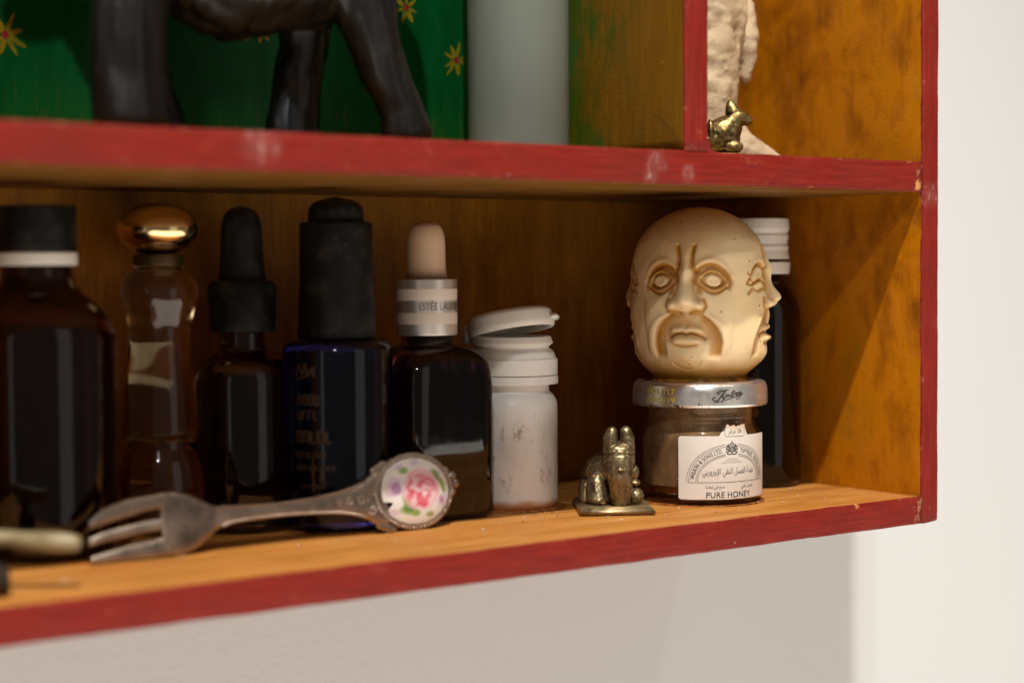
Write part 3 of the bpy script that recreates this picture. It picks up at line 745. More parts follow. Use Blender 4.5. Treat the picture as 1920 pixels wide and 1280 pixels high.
for (a_, h_) in ((15.4, 12.5), (14.75, 11.8), (12.35, 9.3), (11.8, 8.8)):
    gap = 11.5
    for s0, s1 in ((0, 90 - gap * 15 / a_ * .8), (90 + gap * 15 / a_ * .8, 180)):
        lines.append(ribbon(arch(a_, h_, s0, s1), .085))
lines.append(ribbon([(-11.8, VB), (11.8, VB)], .085))
for s in (-1, 1): lines.append(ribbon([(s * 14.75, VB), (s * 12.35, VB)], .085))
# tab box
lines.append(ribbon([(-2.6, LV1 + 2.6), (-2.6, LV1 + .1), (-2.2, LV1 - .3), (4.6, LV1 - .3), (5.0, LV1 + .1), (5.0, LV1 + 2.9)], .085))
onlab(merge(lines), 'printed_lines', M['ink_grey'])
def arch_text(body, size, a0, a1):
    """text bent along the middle of the arch between angles a0..a1 (degrees from the left foot)"""
    me = text_mesh(body, size, 'LEFT', .02, 1.08); dice(me, 0, .35)
    xs = [v.co.x for v in me.vertices]; x0, x1 = min(xs), max(xs)
    A, B = 13.0, 9.95
    tab_ = [(-A * math.cos(R(a)), VB + B * math.sin(R(a)) ** .92) for a in [a0 + (a1 - a0) * i / 200 for i in range(201)]]
    L = [0]
    for i in range(200): L.append(L[-1] + (Vector(tab_[i + 1]) - Vector(tab_[i])).length)
    def fn(c):
        s = (c.x - x0) / (x1 - x0) * L[-1]; i = 0
        while i < 199 and L[i + 1] < s: i += 1
        p0, p1 = Vector(tab_[i]), Vector(tab_[i + 1]); d = (p1 - p0).normalized(); k_ = (s - L[i])
        q = p0 + d * k_ + Vector((-d.y, d.x)) * (c.y); return Vector((q.x, q.y, 0))
    return remap(me, fn)
onlab(merge([arch_text('WILKIN & SONS LTD.', 1.95, 5, 75), arch_text('TIPTREE, ENGLAND', 1.95, 104, 176)]), 'printed_arch_text', M['ink'])
tm = text_mesh('PURE HONEY', 2.75, 'CENTER', .03, 1.05); remap(tm, lambda c: Vector((c.x * .98 - .7, c.y + LV0 + .6, 0)))
onlab(tm, 'printed_title', M['ink'])
ar = []
def arab(s, size, u, v_, wid):
    me = text_mesh(s, size, 'CENTER'); xs = [q.co.x for q in me.vertices]; k_ = wid / (max(xs) - min(xs)); mid = (max(xs) + min(xs)) / 2
    remap(me, lambda c: Vector((u + (c.x - mid) * k_, v_ + c.y, 0))); ar.append(me)
arab('\ufef2\ufe91\ufead\ufeed\ufead\ufeed\ufef9\ufe8d \ufef2\ufed8\ufee8\ufedf\ufe8d \ufede\ufeb4\ufecc\ufedf\ufe8d \ufe94\ufea4\ufed4\ufee7', 2.9, -.4, 10.7, 19.6)
arab('\ufe8d\ufeae\ufe98\ufee0\ufea0\ufee7\ufe87 \ufef2\ufed3 \ufeca\ufee8\ufebb', 1.5, -6.0, 6.1, 6.4)
arab('\ufef2\ufed8\ufee7 \ufede\ufeb4\ufecb', 1.6, 6.3, 6.05, 5.4)
arab('\ufee1\ufe8d\ufead\ufecf 28', 1.9, 1.3, LV1 + .75, 5.0)
onlab(merge(ar), 'printed_arabic', M['ink'], 1.4)
tiny = []
for i, (s, wd) in enumerate((('BY APPOINTMENT', 3.6), ('TO HER MAJESTY THE QUEEN', 5.6), ('PRESERVE MANUFACTURERS LTD. TIPTREE', 7.6))):
    me = text_mesh(s, .42, 'CENTER'); xs = [q.co.x for q in me.vertices]; k_ = wd / (max(xs) - min(xs))
    remap(me, lambda c: Vector((c.x * k_ + .1, c.y + 15.5 - i * .62, 0))); tiny.append(me)
onlab(merge(tiny), 'printed_small_text', M['ink_grey'], 3)
# royal crest: crown, shield, two supporters and scroll as small ink shapes
cre = []
def blobr(pts, wd): cre.append(ribbon(bez([(x, y + 18.9) for x, y in pts], 4), wd))
blobr([(-.55, .55), (-.6, -.5), (0, -1.1), (.6, -.5), (.55, .55), (-.5, .6)], .16); blobr([(-.5, .1), (.5, .1)], .1); blobr([(0, .6), (0, -1)], .12)
blobr([(-.45, 1.2), (-.6, 1.7), (-.1, 1.9), (0, 2.2), (.1, 1.9), (.6, 1.7), (.45, 1.2)], .15); blobr([(-.5, 1.15), (.5, 1.15)], .13); blobr([(0, 2.2), (0, 2.6)], .12)
for s in (-1, 1):
    blobr([(s * .9, -.9), (s * 1.2, -.2), (s * 1.0, .5), (s * 1.5, 1.0), (s * 1.9, .7)], .24); blobr([(s * 1.3, -.3), (s * 2.0, -.2), (s * 2.1, .6)], .14)
    blobr([(s * 1.0, -.8), (s * 1.8, -1.1), (s * 2.2, -.7)], .16); blobr([(s * .8, .9), (s * 1.3, 1.5), (s * 1.6, 1.4)], .12); blobr([(s * 1.9, -.2), (s * 1.6, .3), (s * 2.0, 1.1)], .1)
blobr([(-1.9, -1.4), (-1.1, -1.75), (0, -1.6), (1.1, -1.75), (1.9, -1.4)], .17)
onlab(merge(cre), 'printed_crest', M['ink'], 1)
# amber ring of dried syrup at its foot
link('dried_residue', residue('r', 0, 0, 20.4, 21.7, 9, .25), M['syrup'], t8)

# ------------------------------------------------------------------ carved four-faced head on the lid
def sstep(a, b, x):
    t_ = min(1, max(0, (x - a) / (b - a))) if a != b else float(x > a); return t_ * t_ * (3 - 2 * t_)
def pdist(px, py, pts):
    best = 1e9
    for (x0, y0), (x1, y1) in zip(pts, pts[1:]):
        dx, dy = x1 - x0, y1 - y0; l2 = dx * dx + dy * dy
        t_ = max(0, min(1, ((px - x0) * dx + (py - y0) * dy) / l2)) if l2 else 0
        best = min(best, math.hypot(px - x0 - t_ * dx, py - y0 - t_ * dy))
    return best
G = lambda x, s: math.exp(-(x / s) ** 2)
BROW = [tuple(q) for q in bez([(16.2, 33.4), (13.2, 36.8), (9.2, 38.7), (5.8, 38.2), (3.7, 36.6)], 4)]
FROWN = [tuple(q) for q in bez([(3.0, 45.2), (2.3, 42.0), (2.3, 38.6), (3.3, 36.6), (2.6, 33.4), (3.2, 30.0), (4.6, 27.4)], 4)]
FOLDX = [(24.2, 3.4), (23.0, 5.4), (21.0, 8.2), (18.5, 10.6), (16.0, 12.0), (13.0, 12.8), (10.5, 12.6), (0, 12.4)]
MOUTHC = [tuple(q) for q in bez([(0, 16.1), (1.8, 16.5), (4.2, 15.9), (6.6, 14.6)], 4)]
CREASE = [tuple(q) for q in bez([(0, 4.6), (2.5, 5.0), (5.0, 6.6)], 4)]
def foldx(b):
    for (b0, x0), (b1, x1) in zip(FOLDX, FOLDX[1:]):
        if b >= b1: return x0 + (x1 - x0) * min(1, max(0, (b0 - b) / (b0 - b1)))
    return 12.4
def face(a, b, kind):
    """relief (mm) and stain of one face; a across (mm), b up (mm)"""
    x = abs(a) * (1.3 if kind in (1, 3) else 1.0); h = 0.0; st = 0.0
    amp = .5 if kind == 3 else 1.0
    ex, ey = (x - 9.4), (b - 33.6 + .10 * (x - 9.4))
    h -= 1.5 * math.exp(-((ex / 5.6) ** 2 + (ey / 4.4) ** 2))
    if kind in (1, 3):                           # eyes screwed shut, crow's feet
        h += 1.2 * math.exp(-((ex / 4.2) ** 2 + (ey / 2.4) ** 2))
        d = pdist(x, b, [(4.8, 32.6), (7, 33.6), (10, 33.4), (13, 32.2)]); h -= .8 * G(d, .45); st = max(st, G(d, .8))
        for q in ([(12.6, 32.6), (16.6, 36.0)], [(13.2, 32.0), (17.4, 32.6)], [(12.6, 31.2), (16.8, 29.2)], [(5.5, 30.6), (9, 29.8), (12.5, 30.6)]):
            d = pdist(x, b, q); h -= .5 * G(d, .45); st = max(st, .8 * G(d, .7))
    else:
        e = math.hypot(ex / 3.5, ey / ((2.35 if ey > 0 else 2.1) * (1 - .30 * min(1.0, (ex / 4.4) ** 2))))
        h += 1.25 * (1 - sstep(.6, 1.0, e)) - .55 * G(e - 1.08, .14)
        h += .75 * G(e - 1.42, .22) - .55 * G(e - 1.92, .2) * (1 if ey < 0 else .25)
        st = max(st, .95 * G(e - 1.10, .17), .9 * G(e - 1.95, .28) * (1 if ey < .5 else .5), .75 * (1 - sstep(1.9, 2.5, e)) * sstep(1.0, 1.15, e))
        d = pdist(x, b, [(15.4, 31.0), (13.0, 34.2), (9.6, 36.3), (5.8, 34.8)]); h += .45 * G(d, .6); st = max(st, .0)
        d = pdist(x, b, [(15.6, 30.6), (12.6, 33.2)]); h -= .4 * G(d, .4); st = max(st, .8 * G(d, .55))
    # brow groove, frown groove running down beside the nose
    d = pdist(x, b, BROW); h -= .85 * G(d, .7); st = max(st, .95 * G(d, 1.15)); h += .5 * G(pdist(x, b - 1.6, BROW), 1.2)
    d = pdist(x, b, FROWN); k = .55 + .45 * sstep(31, 36, b); h -= .95 * k * G(d, .62); st = max(st, .95 * k * G(d, 1.1))
    h += .9 * G(x, 1.5) * sstep(33, 38, b) * (1 - sstep(40, 47, b))
    st = max(st, .75 * sstep(3.0, 4.0, x) * (1 - sstep(5.0, 6.6, x)) * sstep(28, 30, b) * (1 - sstep(35, 37.5, b)))
    # nose
    if b < 42:
        wd = 1.8 + 1.9 * sstep(37, 26, b)
        h += (1.2 * sstep(41, 35, b) * sstep(24, 28, b) + (3.5 * G(b - 27.4, 3.3 if b > 27.4 else 2.6) if kind in (1, 3) else 4.2 * G(b - 26.6, 5.2 if b > 26.6 else 2.5))) * G(x, wd)
        h += 2.3 * math.exp(-(((x - 4.3) / 1.7) ** 2 + ((b - 25.6) / 1.9) ** 2))
        d = pdist(x, b, [(1.5, 23.2), (3.6, 23.9), (5.6, 23.6), (6.8, 25.4), (6.0, 27.6)]); h -= .55 * G(d, .5); st = max(st, .9 * G(d, .75))
    # moustache-shaped hollow from the nose round the mouth corners
    fx = foldx(b)
    k = (1 - sstep(fx - .55, fx + .35, x)) * sstep(24.2, 23.0, b) * sstep(7.4, 10.0, b)
    k *= 1 - sstep(15.5, 12.5, b) * (1 - sstep(6.6, 9.4, x))
    h -= 1.15 * k; st = max(st, .9 * k * (.62 + .38 * sstep(fx - 5, fx - .5, x)))
    h += .55 * G(x - fx - 1.6, 1.6) * sstep(24, 21, b) * sstep(8, 12, b)
    # lips
    cu_ = -.026 * x * x
    wu = 1 - sstep(3.8, 6.9, x); wl = 1 - sstep(3.0, 6.0, x)
    h += 1.9 * wu * G(b - (17.9 + cu_ - .5 * G(x, .8)), 1.15) + 2.2 * wl * G(b - (14.4 + cu_ * .7), 1.25)
    d = pdist(x, b, MOUTHC); h -= .85 * G(d, .42)
    lip = max(wu * G(b - 17.8 - cu_, .9), wl * G(b - 14.4 - cu_ * .7, 1.1)); st *= 1 - .85 * lip
    st = max(st, .9 * G(d, .55) * (1 - sstep(6.2, 7.2, x)))
    d = abs(b - (12.3 + .03 * x * x)); h -= .55 * G(d, .7) * (1 - sstep(3, 6, x)); st = max(st, .8 * G(d, .6) * (1 - sstep(3, 6, x)))
    # chin, cheeks
    h += 1.5 * math.exp(-((x / 6) ** 2 + ((b - 8.2) / 3.0) ** 2)) + .9 * math.exp(-(((x - 13) / 5) ** 2 + ((b - 21) / 6.5) ** 2))
    d = pdist(x, b, CREASE); h -= .5 * G(d, .45) * (1 if a < 2 else .4); st = max(st, .8 * G(d, .6) * (1 if a < 2 else .4))
    return h * amp, min(1, st)
RP = [(0, 14.6), (2.2, 16.6), (5, 19.3), (8.5, 20.9), (12.5, 21.9), (20, 22.6), (27, 22.7), (34, 22.6), (41, 21.9), (47, 20.0), (51.5, 16.6), (54.8, 12.2), (57, 7.2), (57.8, 3.4), (58.1, 0.0)]
def head_mesh(nu=528, nv=300):
    P_ = bez([(r, z) for z, r in RP], 12)
    L = [0]
    for p, q in zip(P_, P_[1:]): L.append(L[-1] + math.hypot(p[0] - q[0], p[1] - q[1]))
    prof = []; j = 0
    for i in range(nv):
        s = L[-1] * i / (nv - 1)
        while j < len(P_) - 2 and L[j + 1] < s: j += 1
        t_ = (s - L[j]) / max(1e-9, L[j + 1] - L[j]); prof.append((P_[j][0] * (1 - t_) + P_[j + 1][0] * t_, P_[j][1] * (1 - t_) + P_[j + 1][1] * t_))
    v, stn = [], []
    q4 = nu // 4
    for (r, z) in prof:
        rows_ = {}
        for kd in (0, 1, 3):
            row = []
            for k in range(q4):
                ph = (k / q4 - .5) * math.pi / 2
                fade = 1 - sstep(R(39), R(45), abs(ph))
                if r < 9 or z > 50: h, st = 0, 0
                else:
                    h, st = face(ph * 23.0, z, kd); h *= fade; st *= fade
                    top_ = 1 - sstep(44, 49, z); h *= top_; st *= top_
                sq = 1 + .025 * math.cos(4 * ph) * sstep(2, 12, z) * (1 - sstep(44, 54, z))
                row.append((r * sq + h * min(1, r / 15), st))
            rows_[kd] = row
        for qd in range(4):
            for k in range(q4):
                ph = qd * math.pi / 2 + (k / q4 - .5) * math.pi / 2
                rr, st = rows_[(0, 1, 0, 3)[qd]][k]
                cx_, sx_ = math.cos(ph), math.sin(ph); rr += .22 * noise.noise((cx_ * 3, sx_ * 3, z * .2)) + .10 * st * noise.noise((cx_ * 30, sx_ * 30, z * 1.3)) - .25 * max(0, noise.noise((cx_ * 11, sx_ * 11, z * .5 + 7)) - .45)
                v.append((rr * math.cos(ph) * MM, rr * math.sin(ph) * MM, z * MM)); stn.append(st)
    f = []
    for i in range(nv - 1):
        for k in range(nu):
            k2 = (k + 1) % nu; f.append((i * nu + k, i * nu + k2, (i + 1) * nu + k2, (i + 1) * nu + k))
    f.append(tuple(reversed(range(nu))))
    me = pd(v, f); at = me.attributes.new('stain', 'FLOAT', 'POINT'); at.data.foreach_set('value', stn); return me
t = NT('old_ivory'); co = t.obj(); x, y, z = t.sep(co); st = t.attr('stain')[2]
n1 = t.noise(co, 190, 4, .6); n2 = t.noise(co, 55, 3)
base = t.mix(t.mrange(n2, .4, .7, 0, .6), (.80, .605, .35), (.74, .52, .25))
k = t.math('MULTIPLY', st, t.mrange(n1, .25, .55, .8, 1.15))
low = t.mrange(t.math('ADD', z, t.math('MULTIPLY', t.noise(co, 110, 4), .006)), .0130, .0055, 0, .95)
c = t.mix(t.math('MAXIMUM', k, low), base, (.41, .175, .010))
c = t.mix(t.mrange(t.math('MULTIPLY', st, n1), .46, .66, 0, .3), c, (.28, .13, .022))
pit = t.math('MULTIPLY', t.mrange(t.vor(co, 300), .15, .07, 0, 1), t.mrange(t.noise(co, 100, 2), .54, .60, 0, 1))
c = t.mix(t.mrange(t.noise(co, 80, 5, .7), .56, .72, 0, .35), c, (.50, .30, .10))
c = t.mix(pit, c, (.12, .06, .02))
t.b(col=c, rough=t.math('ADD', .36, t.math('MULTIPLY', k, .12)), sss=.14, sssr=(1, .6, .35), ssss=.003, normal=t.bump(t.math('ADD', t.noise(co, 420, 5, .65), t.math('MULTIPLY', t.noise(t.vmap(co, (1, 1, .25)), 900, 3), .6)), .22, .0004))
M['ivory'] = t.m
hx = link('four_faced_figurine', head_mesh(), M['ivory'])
hx.location = (JX * MM, JY * MM, 41.15 * MM); hx.rotation_euler = (0, R(1.0), VIEW - R(17.5))
tag(hx, 'small bald ivory coloured four faced head standing on the honey jar lid', 'figurine')
# dried amber glue round its base
t = NT('amber_glue'); co = t.obj(); t.b(col=t.ramp(t.noise(co, 260, 4), [(.35, (.16, .055, .006)), (.65, (.55, .25, .03))]), rough=.16, normal=t.bump(t.noise(co, 700, 3), .5, .0004))
link('dried_glue', lathe([(13.8, -.55), (16.6, -.5), (16.3, .2), (15.4, .9), (14.9, 1.5), (14.2, 1.3)], 96, wob=.5), t.m, hx)

# ------------------------------------------------------------------ 7 little brass bull by the jar
t7 = thing('brass_figurine', -103.5, 41.0, 'small aged brass crouching animal with two upright ears on a square plate beside the jar', 'figurine', 0, math.atan2(-13.1, 19.9))
pl = box((-12.2, -15.5, 0), (12.2, 15.5, 2.3), .5)
for v_ in pl.vertices:
    v_.co.z += .25 * MM * noise.noise((v_.co.x * 260, v_.co.y * 260, 0)); v_.co.x *= 1 - (.05 if v_.co.z > .0015 else 0)
link('base_plate', pl, M['brass'], t7)
ox, oy = 0, -13.5
ch = [[(1.4, 7.6, 16.5, (5.4, 4.6, 4.2)), (1.4, 8.0, 19.4, (5.4, 4.6, 3.4))],
      [(1.3, 4.4, 17.0, (4.2, 3, 3)), (1.4, 3.6, 12, (4.2, 2.8, 3)), (1.6, 4.0, 7, (3.8, 2.6, 3)), (1.6, 4.4, 4, (3.2, 2.4, 2.2))],
      [(-1.45, 8.4, 20, (2.5, 3.2, 2.5)), (-1.35, 8.4, 23.6, (2.45, 3.0, 2.4)), (-.9, 8.4, 25.9, (1.9, 2.5, 1.9))], [(4.25, 8.4, 20, (2.5, 3.2, 2.5)), (4.15, 8.4, 23.6, (2.45, 3.0, 2.4)), (3.7, 8.4, 25.9, (1.9, 2.5, 1.9))],
      [(0.5, 11, 13, (5, 4.5, 5.5)), (-2.5, 17, 12, (6.6, 5.4, 6.6)), (-4.0, 23, 8, (6.4, 5.4, 6.2))],
      [(-5.6, 11, 7.4, (3.4, 4.4, 5.4)), (-5.4, 9.0, 4.0, (3.6, 4.0, 2.2))], [(-8.6, 17, 6.0, (2.6, 4.2, 4.4)), (-9.0, 13.6, 3.4, (2.0, 3.4, 1.6))],
      [(6.2, 9, 12.6, (1.9, 2.2, 2.8))], [(6.5, 8.4, 9.3, (2, 2, 1.1))], [(6.8, 8, 5.2, (2.7, 3.4, 2.7))],
      [(-.8, 5.0, 19.6, (1.1, .8, .6))], [(3.6, 4.6, 19.4, (1.3, .8, .6))], [(1.4, 3.0, 15.2, (.9, .9, 2.0))], [(3.9, 4.2, 16.8, (1.7, .8, .5))], [(1.3, 1.2, 14.3, (1.6, .7, .5))],
      [(-2.6, 14.2, 18, (.7, .7, .7)), (-4.6, 18.5, 15.6, (.8, .8, .8)), (-6.4, 22, 10, (.8, .8, .8)), (-7.4, 22.5, 5, (.8, .8, .8))],
      [(-4.6, 13.5, 14, (.5, 2.8, .5))], [(-6.2, 15.5, 10.6, (.6, 3, .5))]]
ch = [[(x + ox, y + oy, z, r_) for x, y, z, r_ in c_] for c_ in ch]
link('animal_body', blob(ch, .28, 2, disp=lambda co: .10 * noise.noise(co * .9) + .05 * noise.noise(co * 2.4)), M['brass'], t7)

# ------------------------------------------------------------------ 10 souvenir fork leaning on edge against the bottles
t10 = empty('souvenir_fork', (0, 44.5 * MM, .1 * MM)); t10.rotation_euler = (R(-9), 0, 0)
tag(t10, 'tarnished silver souvenir fork with rose painted porcelain medallion, on edge before the bottles', 'fork')
def bar(st, thick, n_cs=16, sub=6, flat=.0, yoff=None):
    """loft along x of ellipses: st = (x, ztop, zbot); thick half-thickness"""
    P_ = bez([(a, b, c) for a, b, c in st], sub); v, f = [], []
    for (x, zt, zb) in P_:
        zc, hz = (zt + zb) / 2, max(.05, (zt - zb) / 2); th = thick(x) if callable(thick) else thick; yo = yoff(x) if yoff else 0
        for k in range(n_cs):
            a = 2 * math.pi * k / n_cs; c, s = math.cos(a), math.sin(a); e = .62
            v.append((x * MM, (yo + th * math.copysign(abs(c) ** e, c)) * MM, (zc + hz * math.copysign(abs(s) ** e, s)) * MM))
    n = len(P_)
    for i in range(n - 1):
        for k in range(n_cs): f.append((i * n_cs + k, i * n_cs + (k + 1) % n_cs, (i + 1) * n_cs + (k + 1) % n_cs, (i + 1) * n_cs + k))
    f.append(tuple(range(n_cs))); f.append(tuple(range((n - 1) * n_cs, n * n_cs)))
    me = pd(v, f); bm = bmesh.new(); bm.from_mesh(me); bmesh.ops.recalc_face_normals(bm, faces=bm.faces); bm.to_mesh(me); bm.free(); return me
yb = lambda x: -1.5 * math.sin(max(0, min(1, (x + 283) / 42)) * math.pi) * .8 - .6 * max(0, (-262 - x) / 20)
for st_ in ([(-282.4, 11.6, 9.6), (-278, 14.6, 10.6), (-272, 16.4, 11.8), (-264.5, 17.2, 13.2), (-259, 17.6, 13.0)],
            [(-282.8, 7.0, 5.0), (-278, 8.4, 5.8), (-272, 9.4, 6.5), (-266, 10.2, 7.2), (-259, 10.6, 7.4)],
            [(-282.6, 2.0, .2), (-278, 3.0, .2), (-272, 4.0, .2), (-266, 4.8, .15), (-259, 5.6, .1)]):
    link('tine', bar(st_, lambda x: .75, yoff=yb), M['silver'], t10)
link('fork_head', bar([(-261.6, 17.5, .3), (-259.5, 17.7, .1), (-255.5, 17.3, .2), (-251, 15.6, 1.8), (-247, 13.6, 4.4), (-243, 12.0, 7.0), (-238, 11.6, 7.8)], lambda x: .8, 20, yoff=yb), M['silver'], t10)
hn = [(-246, 13.0, 5.2), (-241, 12.1, 7.3), (-234, 11.8, 7.9), (-226, 11.7, 8.1), (-218, 12.0, 8.0), (-210, 12.6, 7.6), (-203, 13.6, 6.9), (-197, 15.2, 5.4), (-192.5, 18.0, 2.8), (-188, 20.2, .6)]
hnd = link('handle', bar(hn, lambda x: 1.15 + .5 * sstep(-205, -190, x), 20), M['silver'], t10)
bm = bmesh.new(); P_ = bez(hn, 10)
for (x, zt, zb) in P_:
    if -243 < x < -196:
        for z_ in (zt - .15, zb + .15): bmesh.ops.create_icosphere(bm, subdivisions=2, radius=.52 * MM, matrix=Matrix.Translation((x * MM, -.85 * MM, z_ * MM)))
me = bpy.data.meshes.new('m'); bm.to_mesh(me); bm.free(); link('edge_beading', me, M['silver'], hnd)
bm = bmesh.new()                                   # scrollwork on the broad end of the handle
for k, (px, pz, a0, sc) in enumerate(((-197, 10, 0, 1.9), (-201, 10.2, 1.6, 1.3), (-193.4, 12.8, 2.6, 1.5), (-193.4, 7.2, 3.9, 1.5), (-205, 10.1, .5, 1.0))):
    for i in range(16):
        a = a0 + i * .42; rr = sc * (1 - i / 20)
        bmesh.ops.create_icosphere(bm, subdivisions=1, radius=.34 * MM, matrix=Matrix.Translation(((px + rr * math.cos(a)) * MM, -1.45 * MM, (pz + rr * math.sin(a)) * MM)))
me = bpy.data.meshes.new('m'); bm.to_mesh(me); bm.free(); link('scrollwork', me, M['silver'], hnd)
# medallion frame with scalloped rope edge and end finial
MX, MZ, MRX, MRZ = -178.4, 11.6, 13.0, 10.4
fr = []
bm = bmesh.new()
n = 120; ringv = []
for k in range(n):
    a = 2 * math.pi * k / n; sc = 1 + .018 * math.cos(24 * a)
    rw = []
    for (dr, yy) in ((-.9, -1.3), (.3, -1.75), (.95, -1.2), (1.05, .2), (.2, .9), (-9.0, .9)):
        rx, rz_ = (MRX + dr) * sc, (MRZ + dr) * sc
        if dr < -5: rx, rz_ = .5, .5
        rw.append(bm.verts.new(((MX + rx * math.cos(a)) * MM, yy * MM, (MZ + rz_ * math.sin(a)) * MM)))
    ringv.append(rw)
for k in range(n):
    for j in range(5): bm.faces.new((ringv[k][j], ringv[(k + 1) % n][j], ringv[(k + 1) % n][j + 1], ringv[k][j + 1]))
    bm.faces.new((ringv[k][5], ringv[(k + 1) % n][5], ringv[(k + 1) % n][0], ringv[k][0]))
for k in range(64):
    a = 2 * math.pi * k / 64
    bmesh.ops.create_icosphere(bm, subdivisions=2, radius=.55 * MM, matrix=Matrix.Translation(((MX + (MRX + .75) * math.cos(a)) * MM, -1.25 * MM, (MZ + (MRZ + .75) * math.sin(a)) * MM)) @ Matrix.Diagonal((1, 1, 1.3, 1)))
bmesh.ops.recalc_face_normals(bm, faces=bm.faces)
me = bpy.data.meshes.new('m'); bm.to_mesh(me); bm.free()
frm = link('medallion_frame', me, M['silver'], t10)
fin = blob([[(-165.2, 0, 13.2, (2.6, 1.4, 3.6))], [(-163.6, -.3, 15.2, (1.6, 1.4, 1.6))], [(-162.8, -.3, 12.8, (1.7, 1.4, 1.7))], [(-164.2, -.3, 10.4, (1.6, 1.4, 1.6))], [(-166, -.6, 17, (1.3, 1.3, 1.3))],
            [(-187, -.2, .9, (2.2, 1.2, 1.4)), (-191, -.2, 2.6, (1.4, 1, 1.6))], [(-188, -.2, 20.4, (2.0, 1.2, 1.3)), (-191.5, -.2, 18.6, (1.4, 1.0, 1.4))], [(-175, -.4, 21.4, (5, 1.0, .9))]], .3, 2)
link('finial', fin, M['silver'], t10)
# porcelain plaque, chipped at the left, rose painting as vertex colour pigment
def rose(u, w_):
    """pigment at plaque coordinates u right, w up in -1..1"""
    c = Vector((.86, .82, .76))
    def lay(col, k): 
        nonlocal c; c = c.lerp(Vector(col), max(0, min(1, k)))
    nz = noise.noise((u * 5, w_ * 5, 1.7)) * .5 + noise.noise((u * 12, w_ * 12, 4)) * .25
    def spot_(x, y, rx, rz_, rot=0, soft=.35):
        cs, sn = math.cos(rot), math.sin(rot); dx, dy = u - x, w_ - y
        d = math.hypot((dx * cs + dy * sn) / rx, (-dx * sn + dy * cs) / rz_) + nz * .5; return 1 - sstep(1 - soft, 1 + soft, d)
    # violets
    for (x, y, rx, rz_, ro) in ((-.62, .18, .30, .20, 1.1), (-.58, .05, .16, .14, 0), (.80, -.38, .22, .14, 1.0), (.05, .86, .16, .10, .4), (-.42, .76, .14, .08, .4), (.72, .5, .1, .07, 0), (-.72, -.62, .18, .12, .3)):
        lay((.60, .36, .62), spot_(x, y, rx, rz_, ro) * .5)
    lay((.36, .16, .36), spot_(-.55, .12, .13, .17, .2) * .8); lay((.36, .16, .36), spot_(.74, -.34, .08, .16, .3) * .7)
    # leaves
    for (x, y, rx, rz_, ro) in ((-.22, -.58, .26, .14, -.3), (-.30, -.30, .12, .22, .3), (.62, .42, .11, .20, .4), (.80, .10, .08, .24, .2), (-.30, .64, .13, .09, .3), (.36, -.74, .12, .08, 0), (-.05, -.66, .14, .1, .2)):
        lay((.25, .40, .08), spot_(x, y, rx, rz_, ro) * .9)
    lay((.10, .22, .03), spot_(-.26, -.52, .14, .10, -.4) * .8); lay((.12, .26, .05), spot_(.64, .38, .05, .12, .4) * .7)
    # rose
    d = math.hypot((u - .14) / .56, (w_ - .02) / .64) + nz * .25
    lay((.90, .52, .58), (1 - sstep(.85, 1.1, d)) * .85)
    a = math.atan2(w_ - .02, u - .16); sw = math.sin(3 * a + 9 * d + 2 * nz)
    lay((.78, .10, .18), (1 - sstep(.7, 1.0, d)) * sstep(.25, .95, sw) * .75)
    lay((.93, .72, .74), (1 - sstep(.6, .95, d)) * sstep(.2, .9, -sw) * .7)
    lay((.76, .07, .12), spot_(.10, -.30, .13, .24, .35) * .8); lay((.76, .07, .12), spot_(-.18, -.12, .10, .18, -.5) * .6); lay((.80, .12, .2), spot_(.14, .44, .16, .08, 0) * .6); lay((.78, .1, .2), spot_(.42, .10, .08, .2, .8) * .5)
    return c
v, f, colr = [(MX * MM, -2.9 * MM, MZ * MM)], [], [rose(0, 0)]
nr, na = 44, 160
for i in range(1, nr + 1):
    s = i / nr
    for k in range(na):
        a = 2 * math.pi * k / na; rr = s
        da = abs((a - R(204) + math.pi) % (2 * math.pi) - math.pi)
        lim = 1 - .26 * (1 - sstep(0, R(12), da)); rr = min(rr, lim + .0005 * s)
        u, w_ = rr * math.cos(a), rr * math.sin(a)
        v.append(((MX + u * (MRX - .55)) * MM, (-2.9 + 1.5 * rr ** 3.2) * MM, (MZ + w_ * (MRZ - .5)) * MM)); colr.append(rose(u, w_))
for k in range(na): f.append((0, 1 + k, 1 + (k + 1) % na))
for i in range(nr - 1):
    for k in range(na): f.append((1 + i * na + k, 1 + i * na + (k + 1) % na, 1 + (i + 1) * na + (k + 1) % na, 1 + (i + 1) * na + k))
me = pd(v, f); bm = bmesh.new(); bm.from_mesh(me); bmesh.ops.recalc_face_normals(bm, faces=bm.faces); bm.to_mesh(me); bm.free()
at = me.color_attributes.new('pigment', 'FLOAT_COLOR', 'POINT'); at.data.foreach_set('color', [q for c_ in colr for q in (*c_, 1.0)])
t = NT('painted_porcelain'); t.b(col=t.attr('pigment')[0], rough=.12, coat=.6, coatr=.05)
po = link('porcelain_plaque', me, t.m, t10); po['label'] = 'white porcelain plaque painted with a pink rose, chipped at the left'
if sum((p.normal.y for p in me.polygons)) > 0: me.flip_normals()

